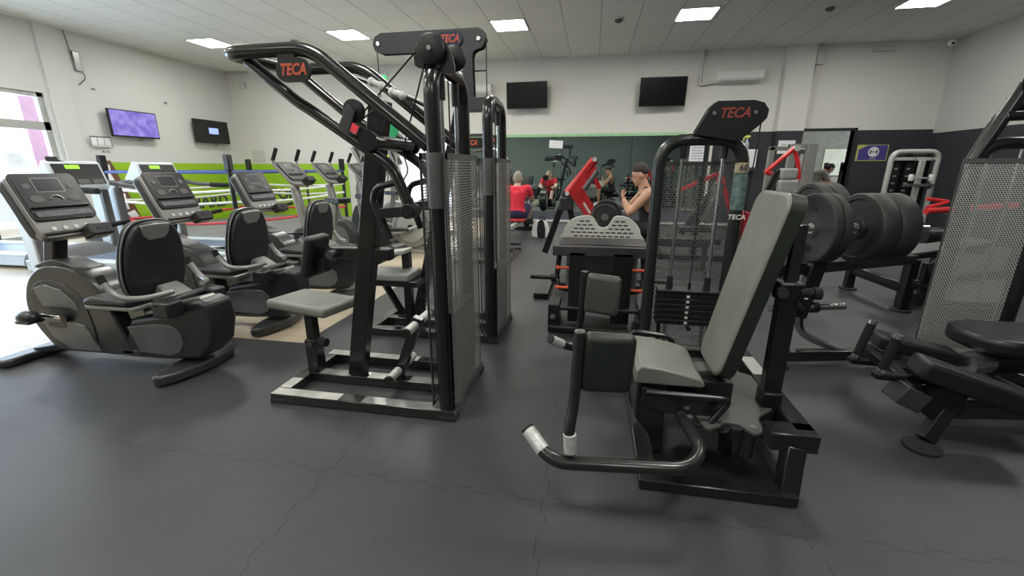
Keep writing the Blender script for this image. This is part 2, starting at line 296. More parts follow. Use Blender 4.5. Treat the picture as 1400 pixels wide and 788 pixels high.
class MB:
    def __init__(s): s.v = []; s.f = []; s.uv = {}
    def add(s, vs, fs):
        o = len(s.v); s.v += [V(x) for x in vs]; s.f += [tuple(i + o for i in f) for f in fs]; return s
    def box(s, x0, x1, y0, y1, z0, z1):
        vs = [(x, y, z) for z in (z0, z1) for y in (y0, y1) for x in (x0, x1)]
        return s.add(vs, [(0, 2, 3, 1), (4, 5, 7, 6), (0, 1, 5, 4), (2, 6, 7, 3), (0, 4, 6, 2), (1, 3, 7, 5)])
    def obox(s, c, size, rz=0, ry=0, rx=0):
        R = Matrix.Rotation(rz, 3, 'Z') @ Matrix.Rotation(ry, 3, 'Y') @ Matrix.Rotation(rx, 3, 'X'); c = V(c)
        vs = [c + R @ V((x * size[0] / 2, y * size[1] / 2, z * size[2] / 2)) for z in (-1, 1) for y in (-1, 1) for x in (-1, 1)]
        return s.add(vs, [(0, 2, 3, 1), (4, 5, 7, 6), (0, 1, 5, 4), (2, 6, 7, 3), (0, 4, 6, 2), (1, 3, 7, 5)])
    def beam(s, p0, p1, w, h, up=(0, 0, 1)):
        p0, p1 = V(p0), V(p1); d = (p1 - p0).normalized(); up = V(up)
        if abs(d.dot(up)) > 0.98: up = V((1, 0, 0))
        sd = d.cross(up).normalized(); u = sd.cross(d).normalized()
        vs = [p + sd * a * w / 2 + u * b * h / 2 for p in (p0, p1) for a, b in ((-1, -1), (1, -1), (1, 1), (-1, 1))]
        return s.add(vs, [(0, 3, 2, 1), (4, 5, 6, 7), (0, 1, 5, 4), (1, 2, 6, 5), (2, 3, 7, 6), (3, 0, 4, 7)])
    def sweep(s, pts, prof, up=None, closed=False):
        pts = [V(p) for p in pts]; n = len(pts); k = len(prof)
        T = []
        for i in range(n):
            a = pts[max(0, i - 1)]; b = pts[min(n - 1, i + 1)]
            T.append((b - a).normalized())
        u = V(up) if up else (V((0, 0, 1)) if abs(T[0].z) < 0.9 else V((0, 1, 0)))
        vs = []
        prev = T[0]; nrm = (u - T[0] * u.dot(T[0])).normalized()
        for i in range(n):
            q = prev.rotation_difference(T[i]); nrm = q @ nrm; nrm = (nrm - T[i] * nrm.dot(T[i])).normalized(); prev = T[i]
            bi = T[i].cross(nrm)
            vs += [pts[i] + nrm * b * (1) + bi * a for a, b in prof]
        fs = []
        for i in range(n - 1):
            for j in range(k):
                fs.append((i * k + j, i * k + (j + 1) % k, (i + 1) * k + (j + 1) % k, (i + 1) * k + j))
        fs.append(tuple(range(k - 1, -1, -1))); fs.append(tuple(range((n - 1) * k, n * k)))
        return s.add(vs, fs)
    def tube(s, pts, r, rad=0.0, seg=14, n=7):
        return s.sweep(fillet(pts, rad, n), [(r * cos(2 * pi * i / seg), r * sin(2 * pi * i / seg)) for i in range(seg)])
    def cyl(s, p0, p1, r0, r1=None, seg=24):
        r1 = r0 if r1 is None else r1
        p0, p1 = V(p0), V(p1); d = (p1 - p0).normalized()
        u = d.orthogonal().normalized(); w = d.cross(u)
        vs = [p + u * r * cos(2 * pi * i / seg) + w * r * sin(2 * pi * i / seg) for p, r in ((p0, r0), (p1, r1)) for i in range(seg)]
        fs = [(i, (i + 1) % seg, seg + (i + 1) % seg, seg + i) for i in range(seg)] + [tuple(range(seg - 1, -1, -1)), tuple(range(seg, 2 * seg))]
        return s.add(vs, fs)
    def lathe(s, p0, axis, prof, seg=32):
        p0 = V(p0); d = V(axis).normalized(); u = d.orthogonal().normalized(); w = d.cross(u); k = len(prof)
        vs = [p0 + d * h + (u * cos(2 * pi * i / seg) + w * sin(2 * pi * i / seg)) * r for i in range(seg) for h, r in prof]
        fs = [(i * k + j, ((i + 1) % seg) * k + j, ((i + 1) % seg) * k + j + 1, i * k + j + 1) for i in range(seg) for j in range(k - 1)]
        return s.add(vs, fs)
    def prism(s, poly, ax, a0, a1):
        k = len(poly)
        def mk(p, a):
            return {'y': (p[0], a, p[1]), 'x': (a, p[0], p[1]), 'z': (p[0], p[1], a)}[ax]
        vs = [mk(p, a0) for p in poly] + [mk(p, a1) for p in poly]
        fs = [tuple(range(k)), tuple(range(2 * k - 1, k - 1, -1))] + [(i, k + i, k + (i + 1) % k, (i + 1) % k) for i in range(k)]
        return s.add(vs, fs)
    def ell(s, c, r, seg=20, rings=12, R=None):
        c = V(c); vs = []; 
        for i in range(rings + 1):
            t = pi * i / rings
            for j in range(seg):
                p = V((r[0] * sin(t) * cos(2 * pi * j / seg), r[1] * sin(t) * sin(2 * pi * j / seg), r[2] * cos(t)))
                if R: p = R @ p
                vs.append(c + p)
        fs = [(i * seg + j, (i + 1) * seg + j, (i + 1) * seg + (j + 1) % seg, i * seg + (j + 1) % seg) for i in range(rings) for j in range(seg)]
        return s.add(vs, fs)
    def sheet(s, p00, p10, p11, p01):
        """one uv mapped quad, uv in metres"""
        o = len(s.v); s.v += [V(p) for p in (p00, p10, p11, p01)]; w = (V(p10) - V(p00)).length; h = (V(p01) - V(p00)).length
        s.uv[len(s.f)] = [(0, 0), (w, 0), (w, h), (0, h)]; s.f.append((o, o + 1, o + 2, o + 3)); return s

def rrect(cx, cy, w, h, r, n=6):
    out = []
    for sx, sy, a0 in ((1, 1, 0), (-1, 1, 90), (-1, -1, 180), (1, -1, 270)):
        for k in range(n + 1):
            a = radians(a0 + 90 * k / n); out.append((cx + sx * (w / 2 - r) + r * cos(a), cy + sy * (h / 2 - r) + r * sin(a)))
    return out
def smooth_poly(poly, n=4):
    out = []; k = len(poly)
    for i in range(k):
        p0, p1, p2, p3 = [V((*poly[(i + j - 1) % k], 0)) for j in range(4)]
        for t in range(n):
            t = t / n
            q = 0.5 * ((2 * p1) + (p2 - p0) * t + (2 * p0 - 5 * p1 + 4 * p2 - p3) * t * t + (3 * p1 - p0 - 3 * p2 + p3) * t ** 3)
            out.append((q.x, q.y))
    return out

def root_of(o):
    while o.parent: o = o.parent
    return o
def obj(name, mb, m, parent=None, bevel=0.0, seg=2, smooth=True, label=None, ang=40):
    me = bpy.data.meshes.new(name)
    off = V(root_of(parent).location) if parent else V((0, 0, 0))
    me.from_pydata([tuple(v - off) for v in mb.v], [], mb.f)
    if mb.uv:
        uvl = me.uv_layers.new(name='UVMap')
        for p in me.polygons:
            if p.index in mb.uv:
                for li, c in zip(p.loop_indices, mb.uv[p.index]): uvl.data[li].uv = c
    me.materials.append(m)
    bm = bmesh.new(); bm.from_mesh(me)
    if not mb.uv: bmesh.ops.recalc_face_normals(bm, faces=bm.faces)
    bm.to_mesh(me); bm.free()
    if smooth:
        me.polygons.foreach_set('use_smooth', [True] * len(me.polygons)); me.set_sharp_from_angle(angle=radians(ang))
    o = bpy.data.objects.new(name, me); COL.objects.link(o)
    if parent: o.parent = parent
    if bevel:
        b = o.modifiers.new('bevel', 'BEVEL'); b.width = bevel; b.segments = seg; b.limit_method = 'ANGLE'; b.angle_limit = radians(35)
    if label: o['label'] = label
    return o
def tag(o, label, cat, group=None, kind=None):
    if label: o['label'] = label
    if cat: o['category'] = cat
    if group: o['group'] = group
    if kind: o['kind'] = kind
    return o
def thing(name, label, cat, loc, group=None, rz=0):
    o = bpy.data.objects.new(name, None); o.empty_display_size = 0.1; COL.objects.link(o); o.location = loc; o.rotation_euler = (0, 0, rz)
    return tag(o, label, cat, group)
def single(name, mb, m, label, cat, loc, group=None, **k):
    """one-mesh thing with its origin at loc"""
    o = obj(name, mb, m, None, **k)
    me = o.data
    me.transform(Matrix.Translation(-V(loc))); o.location = loc
    return tag(o, label, cat, group)
def struct(name, mb, m, parent=None, **k):
    o = obj(name, mb, m, parent, **k)
    if not parent: o['kind'] = 'structure'
    return o
def kids(o): return [c for c in bpy.data.objects if c.parent == o]
def dup(root, loc, label, group=None, rz=None):
    r = root.copy(); COL.objects.link(r); r.location = loc
    if rz is not None: r.rotation_euler = (0, 0, rz)
    r['label'] = label
    if group: r['group'] = group
    for ch in kids(root):
        if ch == r: continue
        c = ch.copy(); COL.objects.link(c); c.parent = r
        for g in kids(ch):
            d = g.copy(); COL.objects.link(d); d.parent = c
    return r
def text(name, body, size, m, origin, xdir, updir, parent=None, depth=0.002, shear=0.0, bold=0.0, xs=1.0):
    cu = bpy.data.curves.new(name, 'FONT'); cu.body = body; cu.size = size; cu.align_x = 'CENTER'; cu.align_y = 'CENTER'
    cu.extrude = depth; cu.shear = shear; cu.offset = bold; cu.resolution_u = 3
    t = bpy.data.objects.new(name + '_tmp', cu); COL.objects.link(t)
    bpy.context.view_layer.update()
    me = bpy.data.meshes.new_from_object(t.evaluated_get(bpy.context.evaluated_depsgraph_get()))
    bpy.data.objects.remove(t); bpy.data.curves.remove(cu)
    x = V(xdir).normalized(); u = V(updir).normalized(); n = x.cross(u)
    R = Matrix((x * xs, u, n)).transposed().to_4x4()
    off = V(root_of(parent).location) if parent else V((0, 0, 0))
    me.transform(Matrix.Translation(V(origin) - off) @ R)
    me.materials.clear(); me.materials.append(m); me.name = name
    o = bpy.data.objects.new(name, me); COL.objects.link(o)
    if parent: o.parent = parent
    return o

# ------------------------------------------------------------------ camera
F = 583.0; TH = math.atan(163 / 582.0); PHI = radians(10.45); H0 = 1.3
cd = bpy.data.cameras.new('camera'); cam = bpy.data.objects.new('camera', cd); COL.objects.link(cam)
cd.sensor_width = 36; cd.lens = F / 1400 * 36; cd.clip_start = 0.05
cam.location = (0, 0, H0); cam.rotation_euler = (pi / 2 - TH, 0, PHI)
scene.camera = cam

def P(px, py, ax, val):
    """world point on the plane ax = val seen at photo pixel (used to lay out surveyed positions)"""
    r = px - 700; u = 394 - py
    y = F * cos(TH) + u * sin(TH); z = -F * sin(TH) + u * cos(TH)
    d = (r * cos(PHI) - y * sin(PHI), r * sin(PHI) + y * cos(PHI), z)
    i = 'xyz'.index(ax); o = (0, 0, H0); t = (val - o[i]) / d[i]
    return V([a + t * b for a, b in zip(o, d)])

# ------------------------------------------------------------------ the room
XL, XR, YB, YR, ZC = -9.85, 7.0, 11.0, -5.0, 3.8
struct('floor', MB().box(XL - 3, XR + 0.2, YR - 0.2, YB + 4, -0.10, -0.008), M['wood'], smooth=False)
rf = MB()
rf.box(-3.95, XR, YR, 2.72, -0.012, 0.0); rf.box(-2.15, XR, 2.72, YB, -0.012, 0.0)
struct('floor', rf, M['rubberfloor'], smooth=False)
struct('ceiling', MB().box(XL - 0.2, XR + 0.2, YR - 0.2, YB + 0.2, ZC, ZC + 0.1), M['ceiling'], smooth=False)
# back wall with a glazed door opening and a doorway to the next room
DX0, DX1, DZ = -5.1, -3.6, 2.15
OX0, OX1, OZ = 4.47, 5.52, 2.1
w = MB(); T = 0.15
for x0, x1, z0, z1 in ((XL - 0.2, DX0, 0, ZC), (DX0, DX1, DZ, ZC), (DX1, OX0, 0, ZC), (OX0, OX1, OZ, ZC), (OX1, XR + 0.2, 0, ZC)):
    w.box(x0, x1, YB, YB + T, z0, z1)
struct('wall_back', w, M['wall_back'], smooth=False)
wleft = MB()
WY0, WY1, WZ0, WZ1 = 1.2, 6.7, 0.06, 2.62
for y0, y1, z0, z1 in ((YR, WY0, 0, ZC), (WY0, WY1, WZ1, ZC), (WY0, WY1, 0, WZ0), (WY1, YB, 0, ZC)):
    wleft.box(XL - 0.2, XL, y0, y1, z0, z1)
wl = struct('wall_left', wleft, M['wall_left'], smooth=False)
struct('trim_1', MB().box(XL, XL + 0.045, 6.78, 7.12, 0, ZC), M['wall_left'], smooth=False)       # shallow pilaster by the window
struct('wall_right', MB().box(XR, XR + 0.2, YR, YB, 0, ZC), M['wall_right'], smooth=False)
struct('wall_rear', MB().box(XL - 0.2, XR + 0.2, YR - 0.2, YR, 0, ZC), M['wall_rear'], smooth=False)
# lime band on the left and back walls
struct('trim_2', MB().box(XL, XL + 0.006, 7.3, YB, 0.0, 1.43), M['lime'], smooth=False)
struct('trim_3', MB().box(XL, -6.55, YB - 0.006, YB, 0.0, 1.43), M['lime'], smooth=False)
# column on the back wall
struct('trim_4', MB().box(3.93, 4.47, YB - 0.12, YB, 0, ZC), M['wall_back'], smooth=False)
struct('trim_5', MB().box(XL, -9.2, YB - 0.05, YB, 3.74, 3.8), M['wallbox'], smooth=False)
struct('baseboard_back', MB().box(-3.3, 3.93, YB - 0.05, YB, 0.0, 0.05), M['cream'], smooth=False)
struct('trim_6', MB().box(-3.3, 2.62, YB - 0.04, YB, 0.05, 0.26), mat('slate_kickboard', (0.08, 0.09, 0.11), 0.5), smooth=False)
struct('trim_7', MB().box(-3.3, 2.7, YB - 0.012, YB, 2.045, 2.11), mat('soft_green_band', (0.35, 0.6, 0.33), 0.6), smooth=False)
for i, (x0, x1, rz) in enumerate(((-3.3, -0.80, 0.0), (-0.79, 0.86, 0.006), (0.87, 2.60, -0.008))):
    mm = MB().obox(((x0 + x1) / 2, YB - 0.03, 1.15), (x1 - x0, 0.012, 1.78), rz)
    single('wall_mirror', mm, M['mirror'], ['left wall mirror panel behind the rowing man in red', 'middle wall mirror panel with a white paper at its corner', 'right wall mirror panel behind the man in the black vest'][i], 'mirror', ((x0 + x1) / 2, YB - 0.03, 0.26), 'wall mirror panels', smooth=False)
single('paper_notice', MB().obox((-0.93, YB - 0.045, 1.87), (0.33, 0.004, 0.18), 0, 0.06), M['paper'], 'white sheet stuck high on the wall mirror', 'paper', (-0.93, YB - 0.045, 1.78), smooth=False)
struct('trim_8', MB().box(2.60, 2.66, YB - 0.05, YB, 0.05, 2.1), M['cream'], smooth=False)

# glazed door, back left, and the flag beside it
df = MB()
for b in ((DX0, DX0 + 0.06, 0, DZ), (DX1 - 0.06, DX1, 0, DZ), (DX0 + 0.72, DX0 + 0.78, 0, DZ), (DX0, DX1, DZ - 0.07, DZ), (DX0, DX1, 0, 0.1)):
    df.box(b[0], b[1], YB + 0.03, YB + 0.09, b[2], b[3])
d1 = struct('door_1', df, M['white'], smooth=False); struct('door_glass', MB().box(DX0 + 0.06, DX1 - 0.06, YB + 0.055, YB + 0.062, 0.1, DZ - 0.07), M['glass'], d1, smooth=False)
struct('door_curtain', MB().sweep([(DX0 - 0.3 + 0.4 * t / 20, YB - 0.04 - 0.02 * (t % 2), 1.0) for t in range(21)], [(-0.004, -1.0), (0.004, -1.0), (0.004, 1.0), (-0.004, 1.0)], up=(0, 0, 1)), mat('cream_curtain', (0.65, 0.62, 0.52), 0.8), d1)
fl = thing('tricolour_flag', 'green, white and red flag hanging by the bright back door', 'flag', (-5.75, YB - 0.06, 1.95))
for k, (x0, x1, c) in enumerate(((-6.45, -6.0, 'flag_red'), (-6.0, -5.45, 'flag_white'), (-5.45, -5.0, 'flag_green'))):
    b = MB()
    pts = [(x0 + (x1 - x0) * t / 8, YB - 0.05 + 0.015 * sin((k * 8 + t) * 1.1), 2.3) for t in range(9)]
    b.sweep(pts, [(-0.003, -0.30), (0.003, -0.30), (0.003, 0.30), (-0.003, 0.30)], up=(0, 0, 1)); obj('stripe', b, M[c], fl, label={'flag_red': 'red stripe', 'flag_white': 'white stripe', 'flag_green': 'green stripe'}[c])

# doorway on the right and the room beyond
fr = MB()
for b in ((OX0 - 0.05, OX0, 0, OZ + 0.05), (OX1, OX1 + 0.05, 0, OZ + 0.05), (OX0 - 0.05, OX1 + 0.05, OZ, OZ + 0.05)): fr.box(b[0], b[1], YB - 0.02, YB + T, b[2], b[3])
struct('trim_9', fr, M['bike_dark'], smooth=False)
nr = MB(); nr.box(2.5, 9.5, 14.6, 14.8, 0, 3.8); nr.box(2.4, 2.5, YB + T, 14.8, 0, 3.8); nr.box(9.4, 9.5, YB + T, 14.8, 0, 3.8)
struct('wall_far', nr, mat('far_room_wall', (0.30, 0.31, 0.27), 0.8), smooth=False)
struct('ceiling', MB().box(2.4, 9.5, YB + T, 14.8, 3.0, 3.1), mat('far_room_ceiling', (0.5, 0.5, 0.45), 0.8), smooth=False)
wi = struct('window_2', MB().box(6.65, 8.2, 14.56, 14.6, 1.1, 1.85), mat('lit_far_window', (0.5, 0.53, 0.45), 0.5, emit=(0.6, 0.65, 0.5), estr=0.35), smooth=False)
struct('door_2', MB().box(5.65, 6.15, 14.55, 14.6, 0.9, 1.85), M['badge'], smooth=False)
fr = MB()
for b in ((5.58, 5.65, 0.9, 1.92), (6.15, 6.22, 0.9, 1.92), (5.58, 6.22, 1.85, 1.92)): fr.box(b[0], b[1], 14.53, 14.6, b[2], b[3])
struct('trim_10', fr, M['cream'], smooth=False)

# window on the left wall
wf = MB()
for y0, y1, z0, z1 in ((WY1 - 0.09, WY1, WZ0, WZ1), (WY0, WY0 + 0.08, WZ0, WZ1), (WY0, WY1, WZ1 - 0.07, WZ1), (WY0, WY1, 1.98, 2.12), (WY0, WY1, WZ0, WZ0 + 0.09), (4.9, 4.98, WZ0, 1.98), (3.2, 3.28, WZ0, WZ1)):
    wf.box(XL - 0.14, XL - 0.04, y0, y1, z0, z1)
w1 = struct('window_1', wf, M['ltgrey'], smooth=False)
struct('pane', MB().box(XL - 0.095, XL - 0.088, WY0, WY1, WZ0, WZ1), M['glass'], w1, smooth=False)
struct('window_sill', MB().box(XL - 0.2, XL + 0.03, WY0, WY1, 0.0, WZ0), M['ltgrey'], w1, smooth=False)
# what stands outside the window: pale ground, a pale wall, a pink banner
struct('ground', MB().box(-30, XL - 0.21, -10, 20, -0.3, -0.02), mat('pale_ground', (0.7, 0.7, 0.68), 0.9), smooth=False)
single('garden_wall', MB().box(-15.2, -15.0, -4, 16, -0.02, 1.7), mat('pale_stone', (0.75, 0.75, 0.72), 0.9, 0, 0.25, 1.2), 'pale stone wall outside the left window', 'wall', (-15, 6, 0), smooth=False)
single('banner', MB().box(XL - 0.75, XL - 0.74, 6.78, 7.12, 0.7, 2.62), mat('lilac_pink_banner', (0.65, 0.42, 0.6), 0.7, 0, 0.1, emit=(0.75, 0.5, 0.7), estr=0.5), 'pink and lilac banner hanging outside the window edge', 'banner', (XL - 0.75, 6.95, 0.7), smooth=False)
# ------------------------------------------------------------------ ceiling fittings
LP = []
for ix, x in enumerate((-7.9, -4.8, -1.62, 1.57, 4.95)):
    for iy, y in enumerate((8.55, 4.9, 1.3, -2.4)):
        LP.append((x, y, ix, iy))
LP = [p for p in LP if not (p[2] == 4 and p[3] >= 2)]
names = {0: 'leftmost', 1: 'second from the left', 2: 'middle', 3: 'second from the right', 4: 'rightmost'}
for k, (x, y, c, row) in enumerate(LP):
    lab = ('square lit ceiling panel, %s of the row above the far machines' % names[c]) if row == 0 else 'square lit ceiling panel out of view above the camera'
    t = thing('ceiling_light', lab, 'ceiling light', (x, y, ZC), 'lit ceiling panels above the far machines' if row == 0 else 'lit ceiling panels out of view')
    b = MB(); s = 0.31
    for q in ((-s, s, -s, -s + 0.02), (-s, s, s - 0.02, s), (-s, -s + 0.02, -s, s), (s - 0.02, s, -s, s)): b.box(x + q[0], x + q[1], y + q[2], y + q[3], ZC - 0.012, ZC)
    obj('frame', b, M['white'], t, smooth=False)
    obj('diffuser', MB().box(x - s + 0.02, x + s - 0.02, y - s + 0.02, y + s - 0.02, ZC - 0.008, ZC - 0.002), M['panel_light'], t, smooth=False)
for k, (x, y) in enumerate(((-6.08, 8.69), (-2.96, 8.68), (0.3, 8.54), (3.6, 8.58))):
    t = thing('smoke_detector', 'round ceiling smoke detector, %s of four' % ('leftmost', 'second from left', 'third from left', 'rightmost')[k], 'detector', (x, y, ZC), 'ceiling smoke detectors')
    obj('base', MB().cyl((x, y, ZC - 0.02), (x, y, ZC), 0.09), M['white'], t); obj('head', MB().lathe((x, y, ZC - 0.02), (0, 0, -1), [(0, 0.07), (0.03, 0.065), (0.05, 0.03), (0.052, 0)]), M['tm_hood'], t)
t = thing('exit_light', 'small green lit emergency light at the top of the back wall', 'sign', (-5.35, YB - 0.06, 3.48))
obj('housing', MB().box(-5.5, -5.2, YB - 0.05, YB, 3.55, 3.62), M['white'], t, bevel=0.01); obj('lens', MB().box(-5.45, -5.25, YB - 0.06, YB - 0.02, 3.40, 3.55), M['exit_green'], t, bevel=0.01)

# ------------------------------------------------------------------ wall things
def tv(x, y, z, w, h, face, lab, pic=None, tilt=0.0):
    """face 'x' = on the left wall, 'y' = on the back wall"""
    t = thing('wall_television', lab, 'television', (x, y, z))
    if face == 'x':
        obj('casing', MB().obox((x, y, z), (0.05, w, h), 0, tilt), M['tv'], t, bevel=0.006)
        obj('screen', MB().obox((x + 0.026, y, z + 0.005), (0.004, w - 0.04, h - 0.05), 0, tilt), M['tvscreen'] if pic != 'full' else M['tvpic'], t, smooth=False)
        if pic == 'part': obj('picture', MB().obox((x + 0.030, y + 0.03, z + 0.02), (0.003, w * 0.28, h * 0.26), 0, tilt), M['tvblue'], t, smooth=False)
        obj('bracket', MB().box(XL, x - 0.02, y - 0.15, y + 0.15, z - 0.12, z + 0.12), M['black2'], t)
        obj('cord', MB().tube([(XL + 0.05, y + 0.1, z - h / 2 + 0.03), (XL + 0.05, y + 0.14, z - h / 2 - 0.06), (XL + 0.03, y + 0.2, z - h / 2 - 0.04), (XL + 0.02, y + 0.22, z - h / 2 + 0.02)], 0.006, 0.03), M['cable'], t)
    else:
        R = Matrix.Rotation(tilt, 3, 'Z')
        obj('casing', MB().obox((x, y, z), (w, 0.05, h), tilt, 0, radians(6)), M['tv'], t, bevel=0.006)
        obj('screen', MB().obox(V((x, y, z)) + R @ V((0, -0.027, 0.0)), (w - 0.03, 0.004, h - 0.04), tilt, 0, radians(6)), M['tvscreen'], t, smooth=False)
        obj('bracket', MB().box(x - 0.12, x + 0.12, y, YB, z - 0.12, z + 0.12), M['black2'], t)
tv(XL + 0.14, 8.10, 2.21, 1.0, 0.54, 'x', 'wall television showing a violet picture on the left wall', 'full')
tv(XL + 0.14, 10.06, 2.21, 1.02, 0.56, 'x', 'black wall television with a small pale blue picture near the corner', 'part')
tv(-1.63, YB - 0.24, 2.96, 0.97, 0.58, 'y', 'switched off black television on the back wall above the rowing man', None, radians(-2))
tv(1.43, YB - 0.24, 2.95, 1.0, 0.6, 'y', 'switched off black television on the back wall above the man in the black vest', None, radians(2))
def aircon(x0, x1, z0, z1, lab, pipe):
    t = thing('air_conditioner', lab, 'air conditioner', ((x0 + x1) / 2, YB - 0.2, z0))
    prof = [(YB, z0), (YB - 0.14, z0), (YB - 0.21, z0 + 0.07), (YB - 0.22, z1 - 0.04), (YB - 0.19, z1), (YB, z1)]
    obj('casing', MB().prism(prof, 'x', x0, x1), M['white'], t, bevel=0.012)
    obj('vent_flap', MB().obox(((x0 + x1) / 2, YB - 0.185, z0 + 0.035), ((x1 - x0) * 0.86, 0.01, 0.05), 0, 0, radians(-45)), M['ltgrey'], t)
    if pipe:
        obj('pipe_cover', MB().tube([(x0, YB - 0.05, z0 + 0.04), (x0 - 0.32, YB - 0.05, z0 - 0.02), (x0 - 0.3, YB - 0.05, ZC)], 0.035, 0.09), M['wallbox'], t)
aircon(2.54, 3.48, 3.11, 3.36, 'white wall air conditioner with a pipe on the right part of the back wall', True)
aircon(-3.55, -2.5, 3.02, 3.26, 'white wall air conditioner half hidden behind the grey pulley plate', False)
t = thing('wall_camera', 'small white dome camera in the ceiling corner', 'camera', (6.7, 10.6, 3.65))
obj('arm', MB().tube([(6.95, 10.9, 3.72), (6.8, 10.75, 3.72), (6.7, 10.62, 3.66)], 0.02, 0.05), M['white'], t); obj('lens_housing', MB().ell((6.68, 10.58, 3.64), (0.07, 0.07, 0.06)), M['white'], t); obj('lens', MB().ell((6.66, 10.52, 3.62), (0.025, 0.025, 0.025)), M['badge'], t)
single('emergency_light', MB().box(5.55, 5.95, YB - 0.07, YB, 3.62, 3.72), M['wallbox'], 'slim white emergency light on top of the back wall', 'light', (5.75, YB, 3.62), bevel=0.01)
t = thing('junction_box', 'white junction box with a cable beside the column', 'box', (4.6, YB - 0.06, 3.4))
obj('cover', MB().box(4.5, 4.66, YB - 0.07, YB, 3.42, 3.72), M['wallbox'], t, bevel=0.008); obj('wire', MB().tube([(4.52, YB - 0.02, 3.42), (4.5, YB - 0.02, 3.0), (4.47, YB - 0.02, 2.7)], 0.008), M['tm_hood'], t)
t = thing('speaker_bracket', 'grey wall bracket with a loose wire near the window', 'bracket', (XL + 0.04, 7.35, 3.2))
obj('plate', MB().box(XL, XL + 0.05, 7.3, 7.42, 3.1, 3.45), M['tube_grey'], t, bevel=0.01); obj('wire', MB().tube([(XL + 0.03, 7.25, 3.78), (XL + 0.03, 7.3, 3.3), (XL + 0.05, 7.45, 3.0), (XL + 0.03, 7.3, 2.85)], 0.008, 0.08), M['tm_hood'], t)
for k, (y, z) in enumerate(((7.55, 2.82), (9.05, 2.77))):
    t = thing('wall_socket', ['pair of small wall sockets above the violet television', 'small wall socket between the two left televisions'][k], 'socket', (XL + 0.01, y, z))
    obj('plate', MB().box(XL, XL + 0.012, y - 0.05, y + 0.05, z - 0.04, z + 0.04), M['white'], t, bevel=0.004)
    obj('hole', MB().box(XL + 0.012, XL + 0.016, y - 0.03, y - 0.005, z - 0.02, z + 0.02), M['ink'], t); obj('hole', MB().box(XL + 0.012, XL + 0.016, y + 0.01, y + 0.03, z - 0.02, z + 0.02), M['ink'], t)
single('wall_socket', MB().box(-2.05, -1.75, YB - 0.012, YB, 2.52, 2.60), M['wallbox'], 'white socket strip below the left back wall television', 'socket', (-1.9, YB, 2.52), bevel=0.003)
single('access_panel', MB().box(-9.42, -9.05, YB - 0.015, YB, 1.48, 1.78), M['wallbox'], 'square white access panel on the wall above the lime band', 'panel', (-9.2, YB, 1.48), bevel=0.004)
single('wall_detector', MB().box(-9.45, -9.3, YB - 0.06, YB, 3.38, 3.52), M['wallbox'], 'small white alarm detector near the back left ceiling corner', 'detector', (-9.37, YB, 3.38), bevel=0.01)
t = thing('floor_plan', 'framed black and white chart on the wall beside the window', 'poster', (XL + 0.05, 7.2, 1.72))
obj('sheet', MB().box(XL + 0.045, XL + 0.05, 7.24, 7.62, 1.72, 1.92), M['paper'], t, smooth=False)
b = MB()
for q in ((7.24, 7.62, 1.905, 1.925), (7.24, 7.62, 1.72, 1.726), (7.24, 7.246, 1.72, 1.92), (7.614, 7.62, 1.72, 1.92), (7.36, 7.366, 1.75, 1.9), (7.49, 7.496, 1.75, 1.9), (7.24, 7.62, 1.75, 1.756)): b.box(XL + 0.05, XL + 0.054, *q)
obj('print', b, M['ink'], t, smooth=False)
b = MB()
for i in range(7): b.box(XL, XL + 0.004, 7.42 + i * 0.028, 7.44 + i * 0.028, 1.62, 1.625 + 0.012 * ((i * 5) % 3))
single('wall_marking', b, M['ink'], 'short line of small black print below the chart', 'writing', (XL, 7.5, 1.6), smooth=False)
t = text('wall_slogan', 'HARD', 0.42, M['ink'], (XL + 0.012, 9.75, 0.46), (0, 1, 0), (0, 0, 1), depth=0.002, bold=0.012); tag(t, 'black word HARD painted on the lime left wall', 'writing')
t = text('wall_slogan', 'FOR', 0.42, M['ink'], (-8.6, YB - 0.012, 0.60), (1, 0, 0), (0, 0, 1), depth=0.002, bold=0.012); tag(t, 'black word FOR painted on the lime back wall', 'writing')
# leaning frame with stickers beside the green wall
t = thing('leaning_board', 'brown framed board covered in white pages leaning by the lime wall', 'board', (XL + 0.3, 7.3, 0))
obj('frame', MB().beam((XL + 0.45, 7.45, 0.0), (XL + 0.08, 7.3, 1.44), 0.36, 0.03, (1, 0, 0)), M['wood_brown'], t)
for k in range(7):
    z = 0.18 + k * 0.19; f = z / 1.44; c = V((XL + 0.45 - 0.37 * f + 0.03, 7.45 - 0.15 * f + 0.05 * sin(k * 2.1), z))
    obj('page', MB().obox(c, (0.012, 0.17, 0.15), 0, -0.25, 0.3 * sin(k * 1.7)), M['paper'], t, smooth=False)
# papers, spray bottle, sign on the dark dado
t = thing('notice_sheet', 'white notice on the dark wall beside the column', 'notice', (4.15, YB - 0.13, 1.6))
obj('sheet', MB().box(4.0, 4.34, YB - 0.126, YB - 0.122, 1.62, 1.9), M['paper'], t, smooth=False)
b = MB()
for i in range(3): b.box(4.06, 4.28 - 0.05 * (i % 2), YB - 0.129, YB - 0.126, 1.70 + 0.05 * i, 1.715 + 0.05 * i)
obj('print', b, M['ltgrey'], t, smooth=False)
t = thing('notice_sheet', 'white notice with lines of print seen through the tower frame', 'notice', (2.4, YB - 0.05, 1.5))
obj('sheet', MB().box(2.17, 2.56, YB - 0.042, YB - 0.038, 1.45, 1.86), M['paper'], t, smooth=False)
b = MB()
for i in range(5): b.box(2.22, 2.50 - 0.05 * (i % 2), YB - 0.045, YB - 0.042, 1.52 + 0.06 * i, 1.53 + 0.06 * i)
obj('print', b, M['purple'], t, smooth=False)
t = thing('paper_dispenser', 'white towel dispenser on the dark wall below a spray bottle', 'dispenser', (3.4, YB, 1.3))
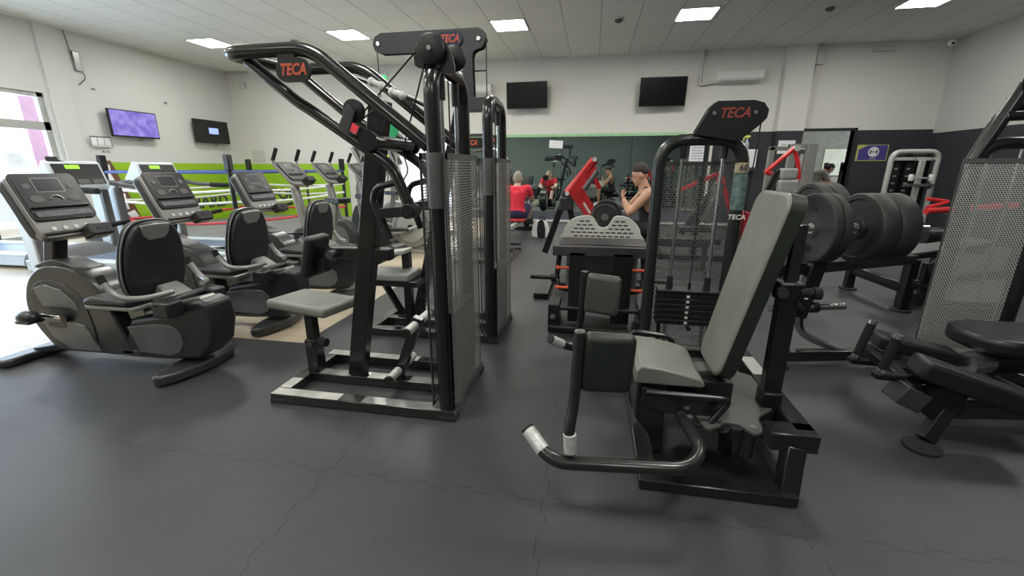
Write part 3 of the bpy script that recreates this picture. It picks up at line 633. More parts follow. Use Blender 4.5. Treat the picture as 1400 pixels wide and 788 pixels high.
obj('casing', MB().box(3.22, 3.6, YB - 0.14, YB, 1.32, 1.72), M['paper'], t, bevel=0.02); obj('tray', MB().box(3.2, 3.62, YB - 0.16, YB, 1.26, 1.32), M['ink'], t)
t = thing('spray_bottle', 'clear spray bottle with a yellow nozzle standing on the towel dispenser', 'bottle', (3.35, YB - 0.08, 1.72))
obj('bottle', MB().lathe((3.36, YB - 0.08, 1.72), (0, 0, 1), [(0, 0), (0, 0.05), (0.13, 0.05), (0.2, 0.02), (0.24, 0.018), (0.24, 0)], 16), M['spray'], t)
obj('nozzle', MB().box(3.29, 3.42, YB - 0.1, YB - 0.06, 1.97, 2.02).box(3.28, 3.31, YB - 0.09, YB - 0.07, 1.90, 1.98), M['yellow'], t, bevel=0.006)
t = thing('wall_sign', 'purple wall sign with a white round dumbbell symbol', 'sign', (5.970, YB - 0.02, 1.5))
obj('board', MB().box(5.640, 6.240, YB - 0.016, YB, 1.46, 1.80), M['gold'], t, bevel=0.003); obj('panel', MB().prism([(5.670, 1.48), (6.220, 1.48), (6.220, 1.79), (5.840, 1.79), (5.670, 1.70)], 'y', YB - 0.02, YB - 0.016), M['purple'], t, smooth=False)
obj('disc', MB().cyl((5.960, YB - 0.025, 1.65), (5.960, YB - 0.02, 1.65), 0.105), M['paper'], t)
obj('symbol', MB().box(5.910, 6.010, YB - 0.028, YB - 0.025, 1.642, 1.658).box(5.885, 5.910, YB - 0.028, YB - 0.025, 1.61, 1.69).box(6.010, 6.035, YB - 0.028, YB - 0.025, 1.61, 1.69), M['ink'], t, smooth=False)
obj('caption', MB().box(5.890, 6.030, YB - 0.023, YB - 0.02, 1.505, 1.515), M['paper'], t, smooth=False)

# ------------------------------------------------------------------ selector tower shared by the pulley machines
def capsule(b, c0, c1, r, z0, z1, n=8):
    """flat foot: stadium outline between two ground points"""
    a = V((*c0, 0)); c = V((*c1, 0)); d = (c - a).normalized(); ang = atan2(d.y, d.x); pts = []
    for k in range(n + 1):
        t = ang - pi / 2 + pi * k / n; pts.append((c.x + r * cos(t), c.y + r * sin(t)))
    for k in range(n + 1):
        t = ang + pi / 2 + pi * k / n; pts.append((a.x + r * cos(t), a.y + r * sin(t)))
    return b.prism(pts, 'z', z0, z1)

def tower_xconst(t, x, y0, y1, ztop, zp0=0.08, zp1=1.37):
    obj('tower_frame', MB().tube([(x, y0, 0.06), (x, y0, ztop), (x, y1, ztop), (x, y1, 0.06)], 0.036, 0.14, 18), M['black'], t)
    for y in (y0 + 0.13, y1 - 0.13):
        obj('guide_rod', MB().cyl((x, y, 0.1), (x, y, ztop - 0.08), 0.009), M['chrome'], t)
        obj('rod_collar', MB().cyl((x, y, ztop - 0.14), (x, y, ztop - 0.02), 0.019), M['black2'], t)
    for k in range(11):
        obj('weight_plate', MB().box(x - 0.05, x + 0.05, y0 + 0.05, y1 - 0.05, 0.12 + k * 0.042, 0.158 + k * 0.042), M['black2'], t, bevel=0.003)
    obj('stack_cable', MB().cyl((x, (y0 + y1) / 2, 0.58), (x, (y0 + y1) / 2, ztop), 0.004, seg=8), M['cable'], t)
    for sx, nm in ((1, 'right'), (-1, 'left')):
        X = x + sx * 0.062
        p = obj('perforated_guard', MB().sheet((X, y0 - 0.02, zp0), (X, y1 + 0.03, zp0), (X, y1 + 0.03, zp1), (X, y0 - 0.02, zp1)), M['perf'], t, smooth=False)
        r = MB(); e = 0.0015 * sx
        for q in ((y0 - 0.03, y0 - 0.005, zp0, zp1), (y1 + 0.015, y1 + 0.035, zp0, zp1), (y0 - 0.03, y1 + 0.035, zp1 - 0.03, zp1), (y0 - 0.03, y1 + 0.035, zp0 - 0.01, zp0 + 0.012)):
            r.box(min(X - 0.001, X + e), max(X + 0.001, X + e), *q)
        obj('guard_rim', r, M['perf_rim'], p, smooth=False)
    X0 = x - 0.062; X1 = x + 0.062
    obj('perforated_guard', MB().sheet((X0, y1 + 0.035, zp0), (X1, y1 + 0.035, zp0), (X1, y1 + 0.035, zp1), (X0, y1 + 0.035, zp1)), M['perf'], t, smooth=False)
    obj('post_sleeve', MB().cyl((x, y0, 1.12), (x, y0, zp1), 0.041), M['perf_rim'], t)

def base_frame(t, x0, x1, y0, y1, mid=True, m='railtop'):
    b = MB(); w = 0.075; h = 0.06
    b.box(x0, x1, y0, y0 + w, 0.005, h); b.box(x0, x1, y1 - w, y1, 0.005, h)
    if mid: b.box(x0 + w, x1 - w, (y0 + y1) / 2 - w / 2, (y0 + y1) / 2 + w / 2, 0.005, h)
    b.box(x0, x0 + w, y0 + w, y1 - w, 0.005, h); b.box(x1 - w, x1, y0 + w, y1 - w, 0.005, h)
    obj('base_frame', b, M[m], t, bevel=0.004)
    for x in (x0 + 0.04, x1 - 0.04):
        for y in (y0 + 0.04, y1 - 0.04): obj('rubber_foot', MB().box(x - 0.045, x + 0.045, y - 0.042, y + 0.042, 0.0, 0.03), M['rubber'], t, bevel=0.004)

def pulley(t, c, r, ax='y', w=0.03, name='pulley'):
    c = V(c); d = V((0, 1, 0)) if ax == 'y' else V((1, 0, 0))
    p = obj(name, MB().lathe(c - d * w / 2, d, [(0, 0), (0, r * 0.9), (w * 0.12, r), (w * 0.3, r), (w * 0.5, r * 0.86), (w * 0.7, r), (w * 0.88, r), (w, r * 0.9), (w, 0)], 36), M['black2'], t)
    obj('axle_bolt', MB().cyl(c - d * (w / 2 + 0.012), c + d * (w / 2 + 0.012), r * 0.16), M['chrome'], p)
    return p

def badge(t, c, w, h, n, x, up, m='badge', lh=0.55, txt='TECA', thick=0.014, round_=0.5, rim=None):
    """pill shaped name plate; n = outward normal, x = reading direction"""
    c, n, x, up = V(c), V(n), V(x), V(up)
    pts = rrect(0, 0, w, h, h * round_ * 0.98)
    vs = [c + x * a + up * b + n * d for d in (-thick / 2, thick / 2) for a, b in pts]; k = len(pts)
    b = MB().add(vs, [tuple(range(k)), tuple(range(2 * k - 1, k - 1, -1))] + [(i, k + i, k + (i + 1) % k, (i + 1) % k) for i in range(k)])
    p = obj('name_plate', b, M[m], t)
    text('lettering', txt, h * lh * 1.22, M['orange'], c + n * (thick / 2 + 0.001), x, up, p, depth=0.001, shear=0.28, bold=0.002 * h / 0.1, xs=0.80)
    return p

# ---------------------------------------------------------------- lever row machine, front left
t = thing('lever_row_machine', 'black lever row machine with bent overhead tubes and a name plate, nearest on the left', 'exercise machine', (-1.2, 2.2, 0))
base_frame(t, -1.76, -0.66, 1.90, 2.53)
tower_xconst(t, -0.72, 1.945, 2.42, 1.75)
obj('column', MB().beam((-1.39, 2.22, 0.06), (-1.10, 2.22, 1.64), 0.075, 0.10, (1, 0, 0)), M['black'], t, bevel=0.006)
obj('overhead_frame', MB().tube([(-0.75, 1.95, 1.40), (-1.29, 1.95, 1.825), (-1.74, 1.95, 1.825), (-1.74, 2.44, 1.85), (-1.31, 2.44, 1.85), (-0.75, 2.42, 1.42)], 0.031, 0.09, 18), M['black'], t)
for y in (2.0, 2.42):
    lv = obj('lever_arm', MB().tube([(-1.66, y, 1.80), (-1.42, y, 1.61), (-1.36, y, 1.575), (-0.955, y, 1.31), (-0.875, y, 1.10)], 0.027, 0.06, 16), M['black'], t)
    obj('cross_handle', MB().cyl((-0.875, y - 0.05, 1.10), (-0.875, y + 0.05, 1.10), 0.036).beam((-1.03, y, 1.085), (-0.88, y, 1.10), 0.05, 0.05), M['black2'], lv, bevel=0.004)
    obj('handle_loop', MB().tube([(-0.945, y, 1.235), (-1.05, y, 1.21), (-1.075, y, 1.15), (-1.05, y, 1.08)], 0.016, 0.05), M['black'], lv)
    obj('hand_grip', MB().cyl((-1.065, y, 1.13), (-1.0, y, 0.955), 0.02), M['foam'], lv)
    obj('pivot_lug', MB().obox((-1.08, y, 1.43), (0.12, 0.02, 0.08), 0, radians(30)), M['black2'], lv, bevel=0.01)
obj('pivot_shaft', MB().cyl((-1.05, 1.97, 1.425), (-1.05, 2.47, 1.425), 0.034).cyl((-1.05, 1.955, 1.425), (-1.05, 1.985, 1.425), 0.047).cyl((-1.05, 2.455, 1.425), (-1.05, 2.485, 1.425), 0.047), M['black'], t)
br = obj('pulley_bracket', MB().prism(smooth_poly([(-0.80, 1.74), (-0.78, 1.84), (-0.70, 1.86), (-0.64, 1.80), (-0.62, 1.70), (-0.72, 1.72)], 3), 'y', 1.968, 1.982).box(-0.75, -0.68, 1.95, 2.0, 1.72, 1.80), M['black2'], t)
pulley(t, (-0.715, 1.945, 1.795), 0.062, name='top_pulley')
pulley(t, (-0.66, 2.10, 1.79), 0.055, name='second_pulley')
pulley(t, (-1.12, 1.98, 1.56), 0.052, name='lever_pulley')
obj('pulley_arm', MB().prism([(-1.19, 1.49), (-1.14, 1.46), (-1.095, 1.555), (-1.13, 1.585)], 'y', 1.945, 1.955), M['charcoal'], t, bevel=0.002)
c = MB()
c.cyl((-0.77, 1.945, 1.80), (-1.09, 2.0, 1.55), 0.004, seg=8).cyl((-0.745, 1.945, 1.74), (-0.93, 2.1, 1.42), 0.004, seg=8).cyl((-1.10, 1.98, 1.51), (-1.02, 2.1, 1.62), 0.004, seg=8)
obj('cable', c, M['cable'], t)
obj('plate_bracket', MB().box(-1.45, -1.36, 1.93, 1.955, 1.77, 1.82), M['black2'], t, bevel=0.003)
badge(t, (-1.375, 1.935, 1.735), 0.175, 0.10, (0, -1, 0), (1, 0, 0), (0, 0, 1))
# chest pad on its beam
obj('chest_pad_beam', MB().box(-1.52, -1.10, 2.185, 2.25, 0.80, 0.865), M['black'], t, bevel=0.005)
pd = obj('chest_pad', MB().obox((-1.575, 2.2, 0.81), (0.06, 0.19, 0.25), 0, radians(14)), M['vinyl_blk'], t, bevel=0.022, seg=3)
obj('pad_bracket', MB().obox((-1.545, 2.2, 0.85), (0.02, 0.14, 0.12), 0, radians(14)).obox((-1.53, 2.2, 0.76), (0.06, 0.07, 0.08), 0, 0), M['black2'], pd, bevel=0.004)
obj('adjuster_knob', MB().cyl((-1.44, 2.13, 0.83), (-1.44, 2.185, 0.83), 0.024), M['charcoal'], t)
# seat
c = V((-1.70, 2.30, 0.485)); 
obj('seat_pad', MB().obox(c, (0.49, 0.30, 0.06), radians(-14)), M['vinyl'], t, bevel=0.02, seg=3)
obj('seat_post', MB().box(-1.70, -1.645, 2.19, 2.25, 0.2, 0.46), M['black'], t, bevel=0.004)
sl = obj('post_sleeve', MB().box(-1.71, -1.635, 2.18, 2.26, 0.05, 0.28), M['black'], t, bevel=0.004)
obj('locking_knob', MB().cyl((-1.64, 2.2, 0.27), (-1.575, 2.19, 0.27), 0.012).cyl((-1.60, 2.19, 0.27), (-1.56, 2.185, 0.27), 0.026), M['foam'], sl)
obj('bolt_head', MB().cyl((-1.675, 2.172, 0.25), (-1.675, 2.18, 0.25), 0.018), M['charcoal'], sl)
# foot rest lever
ft = obj('foot_rest_post', MB().beam((-1.12, 2.22, 0.06), (-0.965, 2.22, 0.46), 0.05, 0.06, (1, 0, 0)), M['black'], t, bevel=0.004)
for (x, z) in ((-0.975, 0.425), (-1.10, 0.125)):
    obj('foot_peg', MB().cyl((x, 2.06, z), (x, 2.18, z), 0.026), M['grip'], ft); obj('foot_peg', MB().cyl((x, 2.26, z), (x, 2.40, z), 0.026), M['grip'], ft)
    obj('peg_core', MB().cyl((x, 2.05, z), (x, 2.41, z), 0.018).cyl((x, 2.045, z), (x, 2.062, z), 0.027), M['black2'], ft)
for q in ((-1.755, -1.34, 1.903, 1.972), (-1.20, -0.74, 1.903, 1.972), (-1.757, -1.688, 1.98, 2.10), (-1.757, -1.688, 2.33, 2.45), (-1.755, -1.10, 2.458, 2.527), (-1.31, -1.16, 2.181, 2.25), (-1.04, -0.78, 2.181, 2.25), (-1.66, -1.44, 2.181, 2.25)):  # pale tape and bare steel; reflections on the gloss rails are painted in
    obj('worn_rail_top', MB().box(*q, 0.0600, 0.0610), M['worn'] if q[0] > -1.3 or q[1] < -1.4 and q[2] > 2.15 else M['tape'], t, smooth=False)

# ---------------------------------------------------------------- lat pulldown behind it
LY = 1.055
t = thing('lat_pulldown_machine', 'black lat pulldown machine with a long grey pulley plate, behind the lever row machine', 'exercise machine', (-1.2, 3.27, 0))
base_frame(t, -1.76, -0.66, 2.97, 3.58)
tower_xconst(t, -0.72, 2.99, 3.46, 1.75)
zc = 2.165
pl = [(-0.775, 2.165 + 0.0), (-0.79, 2.215), (-0.83, 2.235), (-1.55, 2.235), (-1.60, 2.21), (-1.615, 2.165), (-1.60, 2.12), (-1.55, 2.10), (-0.98, 2.10), (-0.955, 2.085), (-0.945, 2.05), (-0.945, 1.78), (-0.87, 1.78), (-0.875, 2.05), (-0.865, 2.085), (-0.84, 2.10), (-0.80, 2.11)]
obj('pulley_plate', MB().prism(pl, 'y', 3.20, 3.215), M['charcoal'], t, bevel=0.002); obj('rear_plate', MB().prism(pl, 'y', 3.255, 3.27), M['black2'], t, bevel=0.002)
for x in (-1.57, -0.825): pulley(t, (x, 3.235, 2.165), 0.045)
for x in (-1.57, -0.825): obj('bolt_head', MB().cyl((x, 3.19, 2.165), (x, 3.2, 2.165), 0.014), M['chrome'], t)
badge(t, (-1.03, 3.195, 2.17), 0.185, 0.095, (0, -1, 0), (1, 0, 0), (0, 0, 1), 'navy', 0.6)
obj('mast_beam', MB().box(-0.96, -0.70, 3.18, 3.29, 1.70, 1.79), M['charcoal'], t, bevel=0.004)
obj('column', MB().beam((-1.42, 3.24, 0.06), (-0.98, 3.24, 1.72), 0.07, 0.08, (1, 0, 0)), M['black'], t, bevel=0.005)
c = MB().cyl((-1.60, 3.235, 2.13), (-1.60, 3.235, 1.72), 0.004, seg=8).cyl((-0.78, 3.235, 2.13), (-0.78, 3.235, 1.50), 0.004, seg=8).cyl((-0.96, 3.235, 1.97), (-0.78, 3.235, 1.97), 0.005, seg=8)
obj('cable', c, M['cable'], t)
obj('seat_pad', MB().box(-1.74, -1.36, 2.97, 3.25, 0.455, 0.515), M['ceramic_grey'], t, bevel=0.015, seg=3)
obj('seat_board', MB().box(-1.72, -1.30, 2.99, 3.23, 0.41, 0.455), M['black'], t, bevel=0.004)
obj('leg', MB().beam((-1.60, 3.35, 0.06), (-1.70, 3.2, 0.42), 0.05, 0.05), M['black'], t, bevel=0.004)
sl = obj('seat_post', MB().box(-1.50, -1.44, 3.18, 3.25, 0.05, 0.66), M['black'], t, bevel=0.004)
obj('locking_knob', MB().cyl((-1.44, 3.2, 0.46), (-1.38, 3.2, 0.46), 0.022), M['foam'], sl)
obj('thigh_roller', MB().cyl((-1.62, 3.0, 0.63), (-1.62, 3.22, 0.63), 0.05), M['vinyl_blk'], t); obj('thigh_roller', MB().cyl((-1.62, 3.26, 0.63), (-1.62, 3.46, 0.63), 0.05), M['vinyl_blk'], t)
obj('roller_plate', MB().obox((-1.53, 3.15, 0.655), (0.22, 0.16, 0.03), 0, radians(-8)), M['ltgrey'], t, bevel=0.006)
# the bar hanging on its cable
bt = thing('lat_bar', 'curved black bar with white grips resting against the overhead tubes', 'bar', (-1.2, 2.37, 1.6))
q = [P(487, 106, 'y', 2.36), P(505, 113, 'y', 2.36), P(530, 122, 'y', 2.36), P(556, 132, 'y', 2.36), P(585, 146, 'y', 2.36), P(598, 152, 'y', 2.36), P(604, 164, 'y', 2.35)]
obj('bar', MB().tube(q, 0.011, 0.03), M['steelblk'], bt)
for a, b_ in ((P(508, 112, 'y', 2.35), P(522, 118, 'y', 2.35)), (P(536, 126, 'y', 2.35), P(550, 131, 'y', 2.35))):
    obj('grip', MB().cyl(a, b_, 0.018).ell(a, (0.022, 0.02, 0.024)).ell(b_, (0.022, 0.02, 0.024)), M['white_grip'], bt)

# ---------------------------------------------------------------- third pulley machine further back
t = thing('cable_row_machine', 'black cable row machine with two orange lettered plates, furthest of the left machines', 'exercise machine', (-1.3, 6.1, 0))
b = MB(); b.box(-1.2, -1.1, 5.7, 6.75, 0.005, 0.06).box(-1.9, -1.1, 6.65, 6.75, 0.005, 0.06).box(-1.9, -1.1, 5.7, 5.8, 0.005, 0.06)
obj('base_frame', b, M['railtop'], t, bevel=0.004)
tower_xconst(t, -1.42, 5.75, 6.15, 1.5)
badge(t, (-1.60, 5.7, 1.625), 0.34, 0.13, (0, -1, 0), (1, 0, 0), (0, 0, 1), round_=0.25); badge(t, (-1.30, 5.72, 1.66), 0.22, 0.12, (0, -1, 0), (1, 0, 0), (0, 0, 1), round_=0.25)
pulley(t, (-1.2, 5.7, 1.66), 0.075)
obj('side_plate', MB().prism([(-1.75, 1.74), (-1.35, 1.74), (-1.35, 1.70), (-1.75, 1.70)], 'y', 5.72, 5.74), M['charcoal'], t)
obj('arm', MB().tube([(-1.6, 5.85, 1.52), (-1.3, 5.85, 1.56), (-1.12, 5.85, 1.4), (-1.1, 5.85, 1.3)], 0.02, 0.1), M['chrome'], t)

# ---------------------------------------------------------------- hip machine, front right
t = thing('hip_abductor_machine', 'black seated hip machine with a tall grey backrest and bent leg levers, front right', 'exercise machine', (0.65, 2.3, 0))
TY = 2.95
obj('tower_frame', MB().tube([(0.41, TY, 0.05), (0.41, TY, 1.475), (0.90, TY, 1.475), (0.90, TY, 0.05)], 0.038, 0.17, 18), M['green_black'], t)
pg = obj('perforated_guard', MB().sheet((0.40, TY + 0.10, 0.06), (0.93, TY + 0.10, 0.06), (0.93, TY + 0.10, 1.34), (0.40, TY + 0.10, 1.34)), M['perf3'], t, smooth=False)
obj('guard_rim', MB().box(0.39, 0.94, TY + 0.099, TY + 0.103, 1.32, 1.345).box(0.39, 0.405, TY + 0.099, TY + 0.103, 0.06, 1.34).box(0.925, 0.94, TY + 0.099, TY + 0.103, 0.06, 1.34), M['perf_rim'], pg, smooth=False)
pg = obj('perforated_guard', MB().sheet((0.385, TY - 0.02, 0.06), (0.385, TY + 0.10, 0.06), (0.385, TY + 0.10, 0.62), (0.385, TY - 0.02, 0.62)), M['perf3'], t, smooth=False)
for x in (0.545, 0.785):
    obj('guide_rod', MB().cyl((x, TY, 0.1), (x, TY, 1.44), 0.011), M['chrome'], t); obj('rod_collar', MB().cyl((x, TY, 1.36), (x, TY, 1.45), 0.022), M['black2'], t)
    obj('rod_bushing', MB().cyl((x, TY, 0.50), (x, TY, 0.60), 0.024, 0.018), M['foam'], t)
for k in range(6):
    pl = obj('weight_plate', MB().box(0.47, 0.86, TY - 0.06, TY + 0.05, 0.275 + k * 0.037, 0.308 + k * 0.037), M['black2'], t, bevel=0.003)
    obj('weight_number', MB().box(0.652, 0.672, TY - 0.0625, TY - 0.060, 0.283 + k * 0.037, 0.300 + k * 0.037), M['num'], pl, smooth=False)
obj('top_plate', MB().box(0.465, 0.865, TY - 0.065, TY + 0.055, 0.497, 0.515), M['black2'], t, bevel=0.003)
obj('selector_pin', MB().cyl((0.68, TY - 0.10, 0.262), (0.68, TY - 0.05, 0.262), 0.014), M['black2'], t)
obj('lift_cable', MB().cyl((0.675, TY, 0.51), (0.675, TY, 1.45), 0.004, seg=8).cyl((0.675, TY, 0.51), (0.675, TY, 0.56), 0.01), M['cable'], t)
for x in (0.50, 0.83): obj('stack_support', MB().cyl((x, TY, 0.05), (x, TY, 0.28), 0.014), M['black2'], t)
poly = [(0.585, 1.50), (0.665, 1.655), (0.70, 1.685), (0.90, 1.685), (0.955, 1.67), (0.985, 1.63), (0.98, 1.585), (0.95, 1.55), (0.84, 1.455)]
np_ = obj('pulley_plate', MB().prism(poly, 'y', TY - 0.065, TY - 0.05), M['badge'], t, bevel=0.002); obj('rear_plate', MB().prism(poly, 'y', TY + 0.0, TY + 0.015), M['badge'], t, bevel=0.002)
text('lettering', 'TECA', 0.078, M['dkorange'], (0.80, TY - 0.0665, 1.615), (1, 0, 0), (0, 0, 1), np_, depth=0.001, shear=0.28, bold=0.0015, xs=0.88)
for x, z in ((0.685, 1.617), (0.912, 1.617)): obj('bolt_head', MB().cyl((x, TY - 0.075, z), (x, TY - 0.065, z), 0.011), M['chrome'], np_)
pulley(t, (0.70, TY - 0.025, 1.61), 0.05); pulley(t, (0.92, TY - 0.025, 1.61), 0.05)
obj('side_cable', MB().cyl((0.965, TY - 0.025, 1.60), (0.93, TY - 0.03, 0.65), 0.004, seg=8), M['cable'], t)
sl = obj('sticker_band', MB().cyl((0.90, TY, 1.05), (0.90, TY, 1.27), 0.0395, seg=28), M['teal_band'], t); 
obj('number_band', MB().cyl((0.90, TY, 1.275), (0.90, TY, 1.335), 0.0397, seg=28), M['seam_tape'], t)
text('band_number', '60', 0.05, M['ink'], (0.90, TY - 0.042, 1.305), (1, 0, 0), (0, 0, 1), t, depth=0.001, bold=0.001)
text('band_lettering', 'TECA', 0.042, M['num'], (0.895, TY - 0.041, 1.005), (1, 0, 0), (0, 0, 1), t, depth=0.001, shear=0.2, bold=0.001)
# base
b = MB()
b.box(0.25, 0.86, 1.57, 1.65, 0.005, 0.05).box(0.25, 0.33, 1.65, 3.1, 0.005, 0.05).box(0.25, 1.04, 3.0, 3.1, 0.005, 0.05)
obj('base_frame', b, M['black'], t, bevel=0.005)
obj('floor_plate', MB().box(0.33, 0.84, 1.65, 2.9, 0.010, 0.022), M['black2'], t, bevel=0.003)
b = MB(); b.beam((0.90, 1.70, 0.235), (0.90, 2.95, 0.235), 0.08, 0.08); b.box(0.76, 0.94, 1.66, 1.76, 0.195, 0.275)
b.beam((0.835, 1.63, 0.03), (0.86, 1.69, 0.21), 0.08, 0.07, (1, 0, 0)).beam((0.90, 2.95, 0.02), (0.90, 2.95, 0.22), 0.08, 0.08)
obj('rear_rail', b, M['black'], t, bevel=0.006)
obj('rail_tape', MB().box(0.865, 0.935, 2.2, 2.42, 0.2755, 0.2765), M['ltgrey'], t, smooth=False)
obj('brace', MB().beam((0.80, 1.75, 0.2), (0.6, 2.05, 0.24), 0.03, 0.06).beam((0.86, 1.9, 0.22), (0.55, 1.85, 0.22), 0.03, 0.06), M['black2'], t, bevel=0.004)
# seat box and deck
b = MB().prism([(0.24, 0.42), (0.24, 0.20), (0.30, 0.12), (0.33, 0.03), (0.37, 0.03), (0.37, 0.40)], 'y', 1.80, 2.12)
obj('front_housing', b, M['black'], t, bevel=0.006)
obj('side_plate', MB().prism([(0.26, 0.37), (0.26, 0.30), (0.33, 0.26), (0.55, 0.24), (0.58, 0.27), (0.58, 0.335)], 'y', 1.765, 1.785), M['black'], t, bevel=0.004)
dk = smooth_poly([(0.50, 1.72), (0.56, 1.69), (0.60, 1.73), (0.66, 1.72), (0.70, 1.67), (0.74, 1.70), (0.76, 1.80), (0.86, 1.92), (0.88, 2.2), (0.60, 2.28), (0.48, 2.2)], 4)
dp = obj('deck_plate', MB().prism(dk, 'z', 0.245, 0.26), M['vinyl_grey'], t, bevel=0.003)
for x, y in ((0.555, 1.725), (0.705, 1.70), (0.46, 1.735)): obj('bolt_head', MB().cyl((x, y, 0.258), (x, y, 0.272), 0.014, seg=12), M['chrome'], dp)
obj('seat_beam', MB().beam((0.30, 1.96, 0.33), (0.66, 1.96, 0.33), 0.20, 0.10), M['black2'], t, bevel=0.006)
obj('seat_wing', MB().beam((0.48, 1.97, 0.38), (0.64, 1.97, 0.40), 0.10, 0.03), M['vinyl_grey'], t, bevel=0.006)
pr = [(0.225, 0.385), (0.225, 0.44), (0.25, 0.468), (0.33, 0.462), (0.42, 0.445), (0.50, 0.425), (0.52, 0.40), (0.51, 0.385)]
obj('seat_pad', MB().prism(pr, 'y', 1.775, 2.15), M['vinyl'], t, bevel=0.022, seg=4)
# backrest
d = (V((0.745, 0, 1.2)) - V((0.575, 0, 0.42))).normalized(); nrm = V((d.z, 0, -d.x))
c = (V((0.575, 1.975, 0.42)) + V((0.745, 1.975, 1.2))) / 2 + nrm * 0.028
ang = atan2(d.x, d.z)
a0 = rrect(0, 0, 0.36, 0.82, 0.07)
vs = [c + V((0, 1, 0)) * (a * (0.88 + 0.12 * (b_ + 0.41) / 0.82)) + d * b_ + nrm * e for e in (-0.036, 0.032) for a, b_ in a0]; k = len(a0)
bp = obj('backrest', MB().add(vs, [tuple(range(k)), tuple(range(2 * k - 1, k - 1, -1))] + [(i, k + i, k + (i + 1) % k, (i + 1) % k) for i in range(k)]), M['vinyl'], t, bevel=0.014, seg=3, ang=30)
vs = [c + V((0, 1, 0)) * (a * 1.004 * (0.88 + 0.12 * (b_ + 0.41) / 0.82)) + d * b_ * 1.003 + nrm * e for e in (-0.024, 0.0335) for a, b_ in a0]
obj('backrest_side', MB().add(vs, [tuple(range(k)), tuple(range(2 * k - 1, k - 1, -1))] + [(i, k + i, k + (i + 1) % k, (i + 1) % k) for i in range(k)]), M['vinyl_dk'], bp, label='dark green side and back of the backrest')
ps = obj('backrest_post', MB().beam((0.84, 1.93, 0.25), (0.84, 1.93, 0.80), 0.055, 0.075, (1, 0, 0)), M['black'], t, bevel=0.005)
obj('inner_post', MB().beam((0.84, 1.93, 0.78), (0.845, 1.93, 1.08), 0.035, 0.045, (1, 0, 0)), M['steelblk'], ps, bevel=0.004)
obj('bolt_head', MB().cyl((0.80, 1.875, 0.80), (0.80, 1.9, 0.80), 0.022), M['charcoal'], ps)
obj('adjuster_knob', MB().cyl((0.87, 1.90, 0.80), (0.93, 1.90, 0.80), 0.02).cyl((0.92, 1.9, 0.80), (0.95, 1.9, 0.80), 0.026), M['foam'], ps)
obj('post_collar', MB().box(0.79, 0.89, 1.89, 1.97, 0.76, 0.84), M['black2'], ps, bevel=0.01)
obj('pad_rail', MB().beam((0.70, 1.975, 0.55), (0.83, 1.975, 1.05), 0.05, 0.04), M['black2'], t, bevel=0.004)
obj('foot_bracket', MB().box(0.80, 0.88, 1.885, 1.975, 0.245, 0.33), M['black2'], t, bevel=0.006)
# hand rails, near and far
for y, s in ((1.72, -1), (2.20, 1)):
    yy = y
    obj('hand_rail', MB().tube([(0.27, yy, 0.375), (0.61, yy, 0.375), (0.535, yy, 0.245)] if s < 0 else [(0.22, yy, 0.36), (0.24, yy, 0.47), (0.44, yy, 0.45), (0.50, yy, 0.30)], 0.0135, 0.04), M['black'], t)
# leg levers (two, mirrored about the seat)
YC = 1.96
for s in (1, -1):
    f = lambda x, y, z: (x, YC + (y - YC) * s, z)
    z0 = 0.215
    lv = obj('leg_lever', MB().tube([f(-0.20, 1.475, 0.285), f(-0.105, 1.40, z0), f(0.40, 1.45, z0), f(0.475, 1.56, z0 + 0.01), f(0.41, 1.90, z0 + 0.05)], 0.026, 0.085, 18), M['green_black'], t)
    p0, p1 = V(f(-0.205, 1.479, 0.29)), V(f(-0.155, 1.440, 0.253)); obj('foot_grip', MB().cyl(p0, p1 + (p1 - p0) * 0.3, 0.0285), M['grip'], lv); obj('end_cap', MB().cyl(p0 - (p1 - p0) * 0.15, p0, 0.027), M['black2'], lv)
    obj('knee_post', MB().tube([f(-0.035, 1.415, 0.25), f(-0.045, 1.42, 0.34), f(-0.03, 1.46, 0.44), f(-0.02, 1.48, 0.725)], 0.021, 0.05, 16), M['green_black'], lv)
    obj('peg_grip', MB().cyl(f(-0.035, 1.415, 0.26), f(-0.04, 1.417, 0.335), 0.025), M['grip'], lv)
    obj('post_cap', MB().ell(f(-0.02, 1.48, 0.725), (0.022, 0.022, 0.008)), M['vinyl_grey'], lv)
    cx = 0.085; sz = 1 if s > 0 else -1
    obj('knee_pad', MB().obox(f(cx, 1.505, 0.60), (0.195, 0.07, 0.235), radians(10) * s, radians(3)), M['vinyl_dk'] if s > 0 else M['vinyl_grey'], lv, bevel=0.028, seg=4)
    obj('hinge', MB().cyl(f(0.41, 1.90, 0.20), f(0.41, 1.90, 0.30), 0.04), M['black2'], lv)
b = MB().tube([(0.60, 1.74, 0.235), (0.64, 1.80, 0.16), (0.66, 1.85, 0.05)], 0.03, 0.05); obj('drive_arm', b, M['black2'], t)
obj('hinge_bracket', MB().box(0.44, 0.60, 1.72, 1.80, 0.225, 0.245).cyl((0.70, 1.72, 0.12), (0.70, 1.72, 0.25), 0.03), M['black'], t, bevel=0.004)

